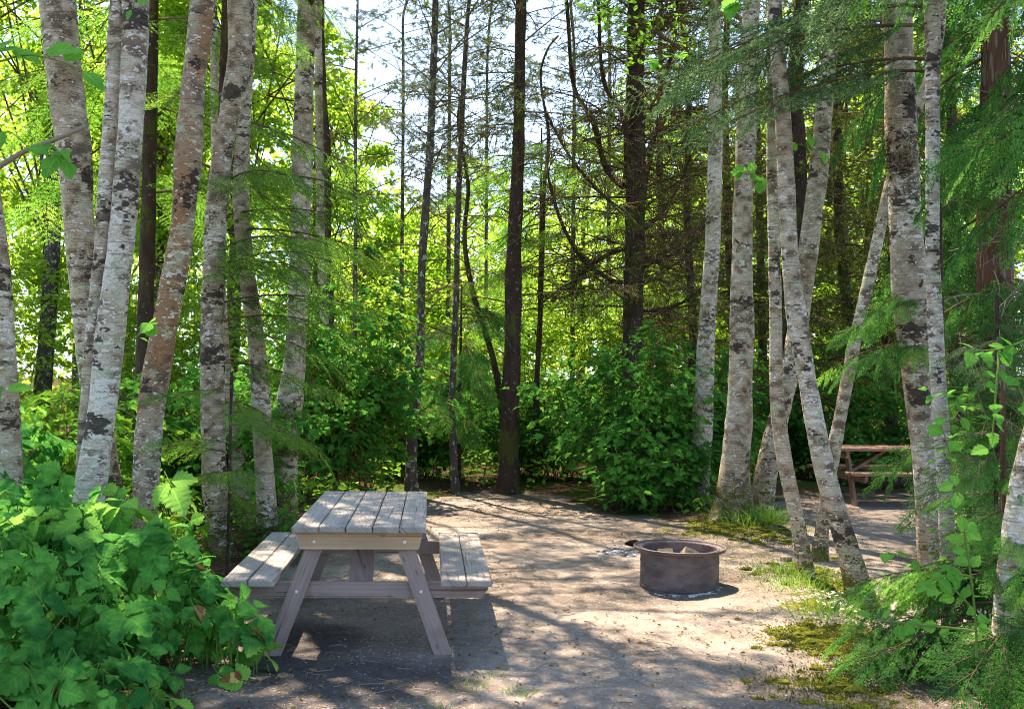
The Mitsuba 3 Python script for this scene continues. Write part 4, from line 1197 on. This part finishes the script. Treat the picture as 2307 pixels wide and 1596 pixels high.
# an alder standing outside the frame at left, its branches reach in
ka, Pa, ra = alder(90, 'young alder beyond the left edge whose leafy twigs reach into the upper left corner', 4.6, [(-180, 100, 50), (-175, 700, 56), (-170, 1300, 60)], 6.0, crown=None)
sprig(ka, 91, [(-176, 560, 4.6), (-60, 400, 4.4), (20, 345, 4.3), (110, 320, 4.25), (195, 283, 4.2)], 4.3, 0, .07, (0.014, 0.009))
sprig(ka, 92, [(110, 322, 4.25), (135, 345, 4.2), (150, 365, 4.2)], 4.2, 6, 0.12)
sprig(ka, 93, [(-176, 300, 4.6), (-20, 118, 4.3), (60, 110, 4.2), (120, 130, 4.2), (185, 160, 4.2)], 4.2, 11, 0.12)
sprig(ka, 94, [(-176, 420, 4.6), (-40, 300, 4.3), (20, 290, 4.2), (60, 330, 4.2)], 4.2, 5, 0.085)
sprig(ka, 95, [(-176, 900, 4.6), (-40, 860, 4.4), (10, 880, 4.3)], 4.3, 4, 0.10)
sprig(k3, 96, [(300, 770, 6.9), (330, 735, 6.8), (352, 720, 6.8)], 6.8, 7, 0.10)
sprig(k3, 97, [(320, -30, 6.8), (305, 0, 6.7), (297, 20, 6.7)], 6.7, 3, 0.10)
# twigs hanging from the spruce side of the clearing
kb, Pb, rb = alder(98, 'young alder beyond the right edge whose leafy twigs hang along the right side', 4.4, [(2520, 0, 60), (2500, 700, 62), (2480, 1300, 66)], 6.0, crown=None)
sprig(kb, 99, [(2490, 700, 4.4), (2330, 760, 4.3), (2250, 790, 4.2), (2190, 790, 4.15)], 4.2, 11, 0.08, cluster=.35)
sprig(kb, 100, [(2250, 790, 4.2), (2245, 860, 4.15), (2240, 930, 4.15), (2230, 1010, 4.15)], 4.2, 10, 0.065)
sprig(kb, 101, [(2490, 1000, 4.4), (2380, 960, 4.25), (2300, 900, 4.2), (2290, 850, 4.2)], 4.2, 6, 0.09)
kc = thing('alder_sapling', 'thin green sapling with round bright leaves rising in front of the cedar sprays at right', 'sapling')
g0 = (2200, 1480, 4.9)
sprig(kc, 102, [g0, (2190, 1300, 4.8), (2165, 1150, 4.7), (2140, 1020, 4.65), (2120, 960, 4.6)], 4.7, 22, 0.075)
sprig(kc, 103, [(2190, 1300, 4.8), (2130, 1290, 4.7), (2080, 1320, 4.7)], 4.7, 8, 0.08)
sprig(kc, 104, [(2195, 1380, 4.85), (2060, 1260, 4.8), (1990, 1240, 4.8)], 4.8, 8, 0.065)
sprig(kc, 105, [(2195, 1420, 4.85), (2020, 1400, 4.8), (1960, 1395, 4.8)], 4.8, 7, 0.07)
# leaves on twigs of the right-hand alders
kd = next(k for k in labels if labels[k].get('label', '').startswith('thin alder bowing'))
ke = next(k for k in labels if labels[k].get('label', '').startswith('sunlit-edged'))
sprig(kd, 106, [(1745, 420, 8.0), (1700, 390, 7.9), (1650, 380, 7.9)], 7.9, 8, 0.11, (0.004, 0.002))
sprig(kd, 107, [(1745, 320, 8.0), (1790, 320, 7.8), (1850, 340, 7.8)], 7.8, 6, 0.10, (0.004, 0.002))
sprig(ke, 108, [(1690, 60, 11.2), (1600, 110, 10.0), (1500, 130, 9.6), (1440, 145, 9.5)], 9.5, 7, 0.16, (0.008, 0.003), cluster=.3)
sprig(ke, 109, [(1690, -60, 11.0), (1665, -20, 8.0), (1655, 10, 7.5)], 7.5, 7, 0.15, (0.008, 0.003), cluster=.2)


# ---------------------------------------------------------------- timber
def plank(dx, dy, dz, bevel=0.004, seed=0, long=1):
    """a chamfered board; uv follows its grain; long: index of the long axis"""
    import manifold3d as m3
    b = bevel
    pts = []
    for sx in (-1, 1):
        for sy in (-1, 1):
            for sz in (-1, 1):
                pts += [(sx * (dx / 2 - b), sy * (dy / 2 - b), sz * dz / 2), (sx * (dx / 2 - b), sy * dy / 2, sz * (dz / 2 - b)), (sx * dx / 2, sy * (dy / 2 - b), sz * (dz / 2 - b))]
    h = trimesh.convex.convex_hull(np.array(pts))
    v, f = np.array(h.vertices), np.array(h.faces)
    v, f = v[f].reshape(-1, 3), np.arange(len(f) * 3).reshape(-1, 3)
    return v, f, grain(v, seed, long)


def grain(v, seed, long):
    o = [k for k in range(3) if k != long]
    rng = RNG(seed + 900)
    return np.stack([v[:, long] + rng.uniform(0, 40), v[:, o[0]] + v[:, o[1]] + rng.uniform(0, 30)], 1)


def prism(outline, thick, seed, long=0):
    """outline in x-z, thickness along y"""
    o = np.asarray(outline, float)
    a = np.column_stack([o[:, 0], np.full(len(o), -thick / 2), o[:, 1]])
    h = trimesh.convex.convex_hull(np.vstack([a, a + [0, thick, 0]]))
    v, f = np.array(h.vertices), np.array(h.faces)
    v, f = v[f].reshape(-1, 3), np.arange(len(f) * 3).reshape(-1, 3)
    return v, f, grain(v, seed, long)


def board_between(p0, p1, width, thick, seed):
    """a board in the x-z plane from p0 to p1 (x, z) with its ends cut level"""
    (x0, z0), (x1, z1) = p0, p1
    d = unit(np.array([x1 - x0, z1 - z0]))
    hw = width / 2 / max(abs(d[1]), .3)
    v, f, _ = prism([(x0 - hw, z0), (x0 + hw, z0), (x1 + hw, z1), (x1 - hw, z1)], thick, seed)
    along = (v[:, [0, 2]] - [x0, z0]) @ d
    cross = (v[:, [0, 2]] - [x0, z0]) @ np.array([-d[1], d[0]]) + v[:, 1]
    return v, f, np.stack([along + seed * 3.1, cross + seed * 1.7], 1)


def picnic_table(label, pos, rot, top_mat, side_mat, fresh_mat, seed, L=1.83, tilt=0):
    rng = RNG(seed)
    key = thing('picnic_table', label, 'picnic table')
    M = T4().translate([float(pos[0]), float(pos[1]), float(pos[2])]) @ T4().rotate([0, 0, 1], math.degrees(rot))

    def put(name, mesh, matn, label=None):
        return part(key, name, {**mikit.ply((mesh[0], mesh[1]), matn, uv=mesh[2]), 'to_world': M}, label)

    for i in range(5):
        m = moved(plank(0.1445, L + rng.uniform(-.015, .015), 0.038, .005, seed + i), None, ((i - 2) * 0.1505, rng.uniform(-.008, .008), 0.731 + rng.uniform(-.001, .001)))
        put('tabletop_plank', m, top_mat)
    for s in (-1, 1):
        for j in (0, 1):
            m = moved(plank(0.1425, L + rng.uniform(-.01, .02), 0.038, .005, seed + 10 + s + 3 * j), None, (s * (0.535 + 0.148 * j), rng.uniform(-.01, .01), 0.431))
            put('seat_plank', m, top_mat)
    for e in (-1, 1):
        y = e * (L / 2 - 0.13)
        put('cleat', moved(prism([(-.36, .711), (.36, .711), (.335, .612), (-.335, .612)], .038, seed + 20 + e), None, (0, y + e * .0395, 0)), fresh_mat, 'cleat of newer, yellower wood under the tabletop' if fresh_mat == 'wood_fresh' and e < 0 else None)
        put('seat_beam', moved(prism([(-.74, .411), (.74, .411), (.74, .37), (.70, .322), (-.70, .322), (-.74, .37)], .038, seed + 24 + e), None, (0, y - e * .0395, 0)), side_mat)
        for s in (-1, 1):
            lg = put('leg', moved(board_between((s * .485, 0.002), (s * .225, .708), .095, .038, seed + 30 + s + e), None, (0, y, 0)), side_mat)
            for bx, bz, by in ((s * .352, .366, e * .0215), (s * .255, .655, e * .061)):
                bolt = trimesh.creation.cylinder(0.009, 0.008, sections=12)
                bolt.apply_transform(trimesh.transformations.rotation_matrix(math.pi / 2, [1, 0, 0]))
                bolt.apply_translation([bx, y + by, bz])
                part(key, 'bolt', {**mikit.ply(bolt, 'bolt_steel', 30), 'to_world': M})
        # diagonal brace from the seat beam up to the middle of the top
        p0, p1 = np.array([e * (L / 2 - 0.20), 0.372]), np.array([e * 0.22, 0.708])
        d = unit(p1 - p0)
        hw = 0.019 / abs(d[1])
        v, f, _ = prism([(p0[0] - hw, p0[1]), (p0[0] + hw, p0[1]), (p1[0] + hw, p1[1]), (p1[0] - hw, p1[1])], 0.14, seed)
        uvb = np.stack([(v[:, [0, 2]] - p0) @ d, v[:, 1] + v[:, 0] * .3], 1)
        put('brace', (np.stack([v[:, 1], v[:, 0], v[:, 2]], 1), f[:, ::-1], uvb), side_mat)
    put('batten', moved(plank(.68, .09, .038, .003, seed + 60, 0), None, (0, 0, .6905)), side_mat)
    return key


DIR = math.radians(4.46)
front = at(808.5, 1191, 5.8)
c1 = (front[0] - math.sin(DIR) * 0.915, front[1] + math.cos(DIR) * 0.915, 0.0)
picnic_table('weathered grey wooden picnic table with attached benches at the left of the clearing', c1, DIR, 'wood_grey', 'wood_brown', 'wood_fresh', 300)
c2 = at(1990, 1008, 14.2)
picnic_table('reddish brown picnic table half hidden behind the right-hand alders', (c2[0] + 0.25, 14.3, float(ground_z(c2[0] + .25, 14.3))), math.radians(97), 'wood_red', 'wood_red', 'wood_red', 340, L=2.0)

# ---------------------------------------------------------------- fire ring
fc = on_ground(1541, 1341)
fc = np.array([fc[0] + 0.012, fc[1] + 0.31, 0.0])
fz = float(ground_z(fc[0], fc[1]))
ring = thing('fire_ring', 'round rusty steel fire ring with a flared rim standing in the clearing', 'fire ring')


def lathe(profile, n=72):
    pr = np.asarray(profile, float)
    m = len(pr)
    a = np.linspace(0, 2 * np.pi, n, endpoint=False)
    v = np.stack([pr[None, :, 0] * np.cos(a)[:, None], pr[None, :, 0] * np.sin(a)[:, None], np.repeat(pr[None, :, 1], n, 0)], -1).reshape(-1, 3)
    i, j = np.meshgrid(np.arange(n), np.arange(m - 1), indexing='ij')
    q = np.stack([i * m + j, ((i + 1) % n) * m + j, ((i + 1) % n) * m + j + 1, i * m + j + 1], -1).reshape(-1, 4)
    return v, q


MR = T4().translate([float(fc[0]), float(fc[1]), fz])
body = lathe([(.286, .30), (.286, -.02), (.302, -.02), (.302, .012), (.306, .016), (.306, .026), (.302, .030), (.302, .196), (.305, .200), (.305, .206), (.302, .210), (.302, .262), (.308, .276), (.318, .288)])
part(ring, 'drum', {**mikit.ply(body, 'rusty_iron', 35), 'to_world': MR})
rim = lathe([(.286, .300), (.291, .306), (.300, .306), (.307, .298), (.338, .302), (.345, .316), (.351, .319), (.357, .315), (.357, .302), (.349, .290), (.322, .284), (.300, .288), (.286, .300)])
part(ring, 'rim', {**mikit.ply(rim, 'rusty_iron', 35), 'to_world': MR})


def lump(seed, r, sq=(1, 1, 1), amp=0.35, sub=2, freq=1.6):
    m = trimesh.creation.icosphere(sub, 1.0)
    v = np.array(m.vertices)
    v = v * (1 + amp * 2 * (mnoise(v * freq + seed * 11.3) - .5)[:, None]) * np.array(sq) * r
    return v, np.array(m.faces)


ashbed = lump(3, 1.0, (.283, .283, .05), .12, 3)
scene['ash_bed'] = {**mikit.ply(ashbed, 'ash', True), 'to_world': MR @ T4().translate([0, 0, .05])}
labels['ash_bed'] = {'label': 'bed of grey ash and charcoal inside the fire ring', 'category': 'ash', 'kind': 'stuff'}


def split_log(seed, L, r):
    m = prism([(-r, 0), (r, 0), (.15 * r, 1.1 * r)], L, seed, 1)
    v, f, uv = m
    v = v + 0.004 * (mnoise(v * 30 + seed) - .5)[:, None]
    return v, f, uv


for sd, label, dx, dy, dz, az, pt, rl, r in ((1, 'split firewood standing against the back of the fire ring, left of the other piece', -.085, .10, .10, 10, 58, 40, .075), (2, 'sunlit split firewood leaning inside the fire ring, right of the other piece', .065, .12, .10, -28, 52, -10, .085)):
    t = thing('firewood', label, 'firewood')
    scene[t] = {**mikit.ply((lambda m: (m[0], m[1]))(lg := split_log(sd, .34, r)), 'wood_fresh', uv=lg[2]), 'to_world': MR @ T4().translate([dx, dy, dz]) @ T4().rotate([0, 0, 1], az) @ T4().rotate([1, 0, 0], pt) @ T4().rotate([0, 1, 0], rl)}
# ash tipped out beside the ring and a charred log end
ap = on_ground(1405, 1246)
mb = MB()
rng = RNG(7)
for i in range(46):
    q = rng.normal(size=2) * [.11, .13]
    v, f = lump(i, rng.uniform(.008, .035), (1.2, 1, .5), .5, 1)
    mb.add(v + [ap[0] + q[0], ap[1] + q[1], float(ground_z(ap[0] + q[0], ap[1] + q[1])) + .006], f)
scene['ash_pile'] = mb.ply('ash')
labels['ash_pile'] = {'label': 'pale spill of ash and cinders left of the fire ring', 'category': 'ash', 'kind': 'stuff'}
cl = thing('charred_log', 'small blackened log end lying beside the left of the fire ring', 'log')
cp = on_ground(1432, 1237)
tr = tube([[cp[0] - .10, cp[1] + .06, .045], [cp[0], cp[1] + .03, .055], [cp[0] + .07, cp[1] - .02, .05]], [.010, .034, .012], 12, .02, .35, 3)
scene[cl] = mikit.ply((tr[0], tr[1]), 'charcoal', True, uv=tr[2])
# ring of ash at the foot of the drum
mb = MB()
for i in range(260):
    a = rng.normal(-PI / 2 + .15, .45)
    d = .308 + abs(rng.normal()) * .03
    x, y = fc[0] + d * math.cos(a), fc[1] + d * math.sin(a)
    v, f = lump(i, rng.uniform(.004, .011), (1.3, 1, .5), .4, 0)
    mb.add(v + [x, y, float(ground_z(x, y)) + .002], f)
scene['ash_ring'] = mb.ply('ash')
labels['ash_ring'] = {'label': 'whitish ash crumbs along the foot of the fire ring', 'category': 'ash', 'kind': 'stuff'}

# ---------------------------------------------------------------- logs, block, stones
lg = thing('mossy_log', 'mossy fallen log lying in front of the far picnic table', 'log')
p0, p1 = on_ground(1740, 1085), on_ground(2090, 1090)
tr = tube([[p0[0], p0[1] + .6, .14], [(p0[0] + p1[0]) / 2, 15.9, .17], [p1[0], 16.2, .15]], [.19, .2, .17], 18, .06, .12, 9)
scene[lg] = mikit.ply((tr[0], tr[1]), 'bark_conifer', True, uv=tr[2])
wb = thing('wood_block', 'little mossy wood block on the ground right of the fire ring', 'wood block')
bp = on_ground(1892, 1262)
bp = on_ground(1745 + 5, 1264)
m = plank(.09, .07, .05, .006, 5, 0)
scene[wb] = {**mikit.ply((m[0], m[1]), 'wood_brown', uv=m[2]), 'to_world': T4().translate([float(bp[0] + .08), float(bp[1]), float(ground_z(bp[0], bp[1])) + .027]) @ T4().rotate([0, 0, 1], 20)}

# ---------------------------------------------------------------- grass, moss, litter
def tufts(seed, key, spots, h, bsdf, w=.004):
    rng = RNG(seed)
    mb = MB()
    for x, y, r, n in spots:
        q = rng.normal(size=(n, 2)) * r
        P = np.stack([x + q[:, 0], y + q[:, 1], ground_z(x + q[:, 0], y + q[:, 1]) - .005], 1)
        out = np.concatenate([q / (r + 1e-9) * .35 + rng.normal(size=(n, 2)) * .35, np.ones((n, 1))], 1)
        L = h * rng.uniform(.45, 1.2, n)
        d0 = unit(out)
        d1 = unit(out * [1.9, 1.9, .55] )
        M = P + d0 * (L * .55)[:, None]
        E = M + d1 * (L * .5)[:, None]
        s = unit(np.cross(d0, rng.normal(size=(n, 3)))) * w / 2
        v = np.stack([P - s, P + s, M - s * .8, M + s * .8, E], 1).reshape(-1, 3)
        f = (np.array([[0, 1, 3], [0, 3, 2], [2, 3, 4]])[None] + (np.arange(n) * 5)[:, None, None]).reshape(-1, 3)
        mb.add(v, f)
    scene[key] = mb.ply(bsdf)
    return mb.arrays()


gs = lambda *q: tuple(on_ground(*q)[:2])
tufts(400, 'grass_tuft', [(*gs(1690, 1192), .16, 380), (*gs(1735, 1190), .10, 220)], .24, 'grass_blade')
labels['grass_tuft'] = {'label': 'green grass growing against the moss-skirted alder foot', 'category': 'grass', 'kind': 'stuff'}
tufts(401, 'grass_tuft_001', [(*gs(1800, 1335), .14, 260), (*gs(1860, 1400), .12, 260), (*gs(1765, 1300), .16, 150)], .20, 'grass_blade')
labels['grass_tuft_001'] = {'label': 'sunlit grass among the leaning trunks right of the fire ring', 'category': 'grass', 'kind': 'stuff'}
tufts(402, 'grass_tuft_002', [(*gs(1060, 1548), .05, 26), (*gs(1165, 1562), .06, 30), (*gs(985, 1590), .05, 24), (*gs(1115, 1528), .03, 12), (*gs(965, 1460), .02, 8)], .07, 'grass_blade')
labels['grass_tuft_002'] = {'label': 'sparse grass sprouting from the dirt in front of the table', 'category': 'grass', 'kind': 'stuff'}
meshes_moss = tufts(403, 'moss', [(*gs(1850, 1440), .16, 2600), (*gs(1890, 1470), .14, 2200), (*gs(1620, 1190), .12, 1800), (*gs(1650, 1200), .25, 2400), (*gs(1880, 1330), .18, 1800), (*gs(1740, 1215), .3, 2200), (*gs(1800, 1300), .25, 1500), (*gs(1850, 1545), .2, 1800)], .028, 'moss_tuft', .006)
rng = RNG(404)
mb = MB()
mb.add(meshes_moss[0], meshes_moss[1])
for cx_, cy_, r_ in [(*gs(1850, 1440), .22), (*gs(1890, 1470), .2), (*gs(1620, 1190), .18), (*gs(1650, 1200), .3), (*gs(1880, 1330), .2), (*gs(1740, 1215), .35), (*gs(1800, 1300), .3), (*gs(1850, 1545), .25)]:
    for i in range(46):
        q = rng.normal(size=2) * r_ * .8
        v, f = lump(int(rng.integers(1000)), .014 + .045 * rng.random() ** 2, (1.2, 1, .42), .5, 1, 2.5)
        v = v + [cx_ + q[0], cy_ + q[1], float(ground_z(cx_ + q[0], cy_ + q[1]))]
        mb.add(v, f)
        up_ = np.repeat(v[v[:, 2] > v[:, 2].mean()], 3, 0)
        up_ = up_ + rng.normal(size=up_.shape) * .006
        mb.add(*needles(up_ - [0, 0, .004], unit(rng.normal(size=up_.shape) * .6 + [0, 0, 1]), .016 * rng.uniform(.5, 1.3, len(up_)), .005, rng))
scene['moss'] = mb.ply('moss_tuft')
labels['moss'] = {'label': 'yellow-green moss carpeting the right edge of the clearing', 'category': 'moss', 'kind': 'stuff'}
# moss growing on stems
def stem_moss(seed, key, spots, name, mat_, L=.018):
    rng = RNG(seed)
    mb = MB()
    for P, r, z0, z1, a0, a1, n in spots:
        o = np.argsort(P[:, 2])
        z = rng.uniform(z0, z1, n)
        a = rng.uniform(a0, a1, n)
        keep = mnoise(np.stack([a * 1.6, z * 7, 0 * z + seed], -1)) + 0.5 * mnoise(np.stack([a * 7, z * 26, 0 * z], -1)) > 0.52 + 0.5 * np.abs((z - z0) / (z1 - z0) - .5) ** 1.5
        z, a = z[keep], a[keep]
        c = np.stack([np.interp(z, P[o, 2], P[o, 0]), np.interp(z, P[o, 2], P[o, 1])], 1)
        d = np.stack([np.cos(a), np.sin(a), 0 * a], 1)
        p = np.column_stack([c, z]) + d * (np.interp(z, P[o, 2], r[o]) * .98)[:, None]
        v, f = needles(p, unit(d + rng.normal(size=d.shape) * .7 + [0, 0, -.2]), L * rng.uniform(.5, 1.2, len(p)), .006, rng)
        mb.add(v, f)
    part(key, name, mb.ply(mat_), kind='stuff')


def stubs(key, seed, P, r, spots, bsdf='twig'):
    rng = RNG(seed)
    o = np.argsort(P[:, 2])
    for z, a, L in spots:
        c = np.array([np.interp(z, P[o, 2], P[o, 0]), np.interp(z, P[o, 2], P[o, 1]), z])
        d = np.array([math.cos(a), math.sin(a), .45])
        rr = float(np.interp(z, P[o, 2], r[o]))
        tr = tube([c, c + d * (rr + L * .5), c + d * (rr + L) + rng.normal(size=3) * .01], [.02, .012, .007], 8, .02, .25, seed)
        part(key, 'branch_stub', mikit.ply((tr[0], tr[1]), bsdf, True, uv=tr[2]))


stubs(k23, 1, P23, r23, [(1.2, -.6, .10), (1.9, -2.6, .14), (2.6, -1.2, .08), (3.1, -.3, .2), (3.9, -2.8, .16)])
stubs(k3, 2, P3, r3, [(2.4, -1.1, .03)], 'twig')
stubs(k9, 3, P9, r9, [(2.2, -.9, .06), (3.1, -2.2, .07), (4.2, -.4, .12)])
stubs(k14, 4, P14, r14, [(2.3, -1.4, .05)])
stem_moss(5, k14, [(P14, r14, 3.05, 3.55, -PI, 0, 5200), (P14, r14, 3.72, 3.92, -PI * .7, -PI * .25, 900)], 'moss_collar', 'moss_brown')
stem_moss(6, k5, [(P5, r5, -.02, .42, -PI, PI * .2, 3600)], 'moss', 'moss_tuft')
stem_moss(7, k9, [(P9, r9 * 1.5, -.02, .16, -PI, PI * .1, 1800), (P9, r9 * 1.3, .12, .45, -PI * 1.05, -PI * .55, 1500)], 'moss', 'moss_tuft')
stem_moss(8, k23, [(P23, r23, 0, .7, -PI, 0, 3000)], 'moss', 'moss_tuft')
stem_moss(9, k26, [(P26, r26, 2.0, 3.6, -PI, 0, 5000)], 'moss', 'moss_tuft')
# white clover-like flowers
rng = RNG(12)
fp = on_ground(1855, 1395)
n = 44
q = rng.normal(size=(n, 2)) * [.10, .16]
P = np.stack([fp[0] + q[:, 0], fp[1] + q[:, 1], ground_z(fp[0] + q[:, 0], fp[1] + q[:, 1]) + rng.uniform(.05, .13, n)], 1)
v, f, uv = leaf_cloud(rng, OVAL, P, .035, 1.2, .5)
mb = MB().add(v, f, uv)
scene['white_flowers'] = mb.ply('petal_white')
labels['white_flowers'] = {'label': 'small white blossoms in the sunlit grass by the bent alder', 'category': 'flowers', 'kind': 'stuff'}

# fallen leaves and twigs
rng = RNG(15)
n = 6500
x, y = rng.uniform(-2.6, 4.5, n), rng.uniform(4.0, 15.5, n)
keep = mnoise(np.stack([x * .8, y * .8, 0 * x], -1)) > .25 + rng.random(n) * .7
x, y = x[keep], y[keep]
n = len(x)
nn = unit(rng.normal(size=(n, 3)) * .28 + [0, 0, 1])
ax = rng.normal(size=(n, 3))
ax -= nn * (ax * nn).sum(1, keepdims=True)
v, f, uv = scatter(oval(.6, .3, .25), np.stack([x, y, ground_z(x, y) + .006], 1), frames(ax, nn), rng.uniform(.010, .036, n))
scene['fallen_leaves'] = mikit.ply((v, f), 'dead_leaf', uv=uv)
labels['fallen_leaves'] = {'label': 'scattered brown and yellow fallen leaves on the dirt of the clearing', 'category': 'leaves', 'kind': 'stuff'}
n = 3200
x, y = rng.uniform(-2.4, 4.2, n), 4.2 + 10.8 * rng.random(n) ** 1.5
a = rng.uniform(0, 2 * np.pi, n)
L = .02 + .15 * rng.random(n) ** 3
P0 = np.stack([x, y, ground_z(x, y) + .004], 1)
P1 = P0 + np.stack([np.cos(a) * L, np.sin(a) * L, 0 * a + .004], 1)
scene['fallen_twigs'] = MB().add(*sticks(P0, P1, .0022, .0012)).ply('twig_pale')
labels['fallen_twigs'] = {'label': 'thin dry twigs strewn over the clearing floor', 'category': 'twigs', 'kind': 'stuff'}
n = 1500
x, y = rng.uniform(-2.4, 3.6, n), 4.2 + 8 * rng.random(n) ** 1.6
mb = MB()
bases = [lump(i, 1.0, (1.2, 1, .6), .35, 0) for i in range(6)]
for i, b in enumerate(bases):
    k = np.arange(i, n, 6)
    s = .003 + .007 * rng.random(len(k)) ** 3
    ca = rng.uniform(0, 2 * np.pi, len(k))
    R = np.stack([np.stack([np.cos(ca), -np.sin(ca), 0 * ca], -1), np.stack([np.sin(ca), np.cos(ca), 0 * ca], -1), np.stack([0 * ca, 0 * ca, 0 * ca + 1], -1)], 1)
    mb.add(*scatter((b[0], b[1], np.zeros((len(b[0]), 2))), np.stack([x[k], y[k], ground_z(x[k], y[k]) + .002], 1), R, s))
scene['gravel'] = mb.ply('stone')
labels['gravel'] = {'label': 'fine pale gravel lying loose on the dirt', 'category': 'gravel', 'kind': 'stuff'}

# things that only their place tells apart
ORD = ['first', 'second', 'third', 'fourth', 'fifth', 'sixth', 'seventh', 'eighth', 'ninth', 'tenth', 'eleventh', 'twelfth']


def by_place(group, text, keys_x):
    ks = sorted(keys_x)
    for i, (x, k) in enumerate(ks):
        labels[k]['label'] = text.format(('leftmost' if i == 0 else 'rightmost' if i == len(ks) - 1 else ORD[i] + ' from the left'))


by_place(PG, '{} of the slim pines thin against the white sky behind the clearing', PLACES['pine'])
by_place(DG, '{} of the dense dark conifers in the shade behind the right-hand alders', PLACES['dark'])
by_place(BG, '{} of the sunlit yellow-green thickets in the open behind the clearing', PLACES['thicket'])
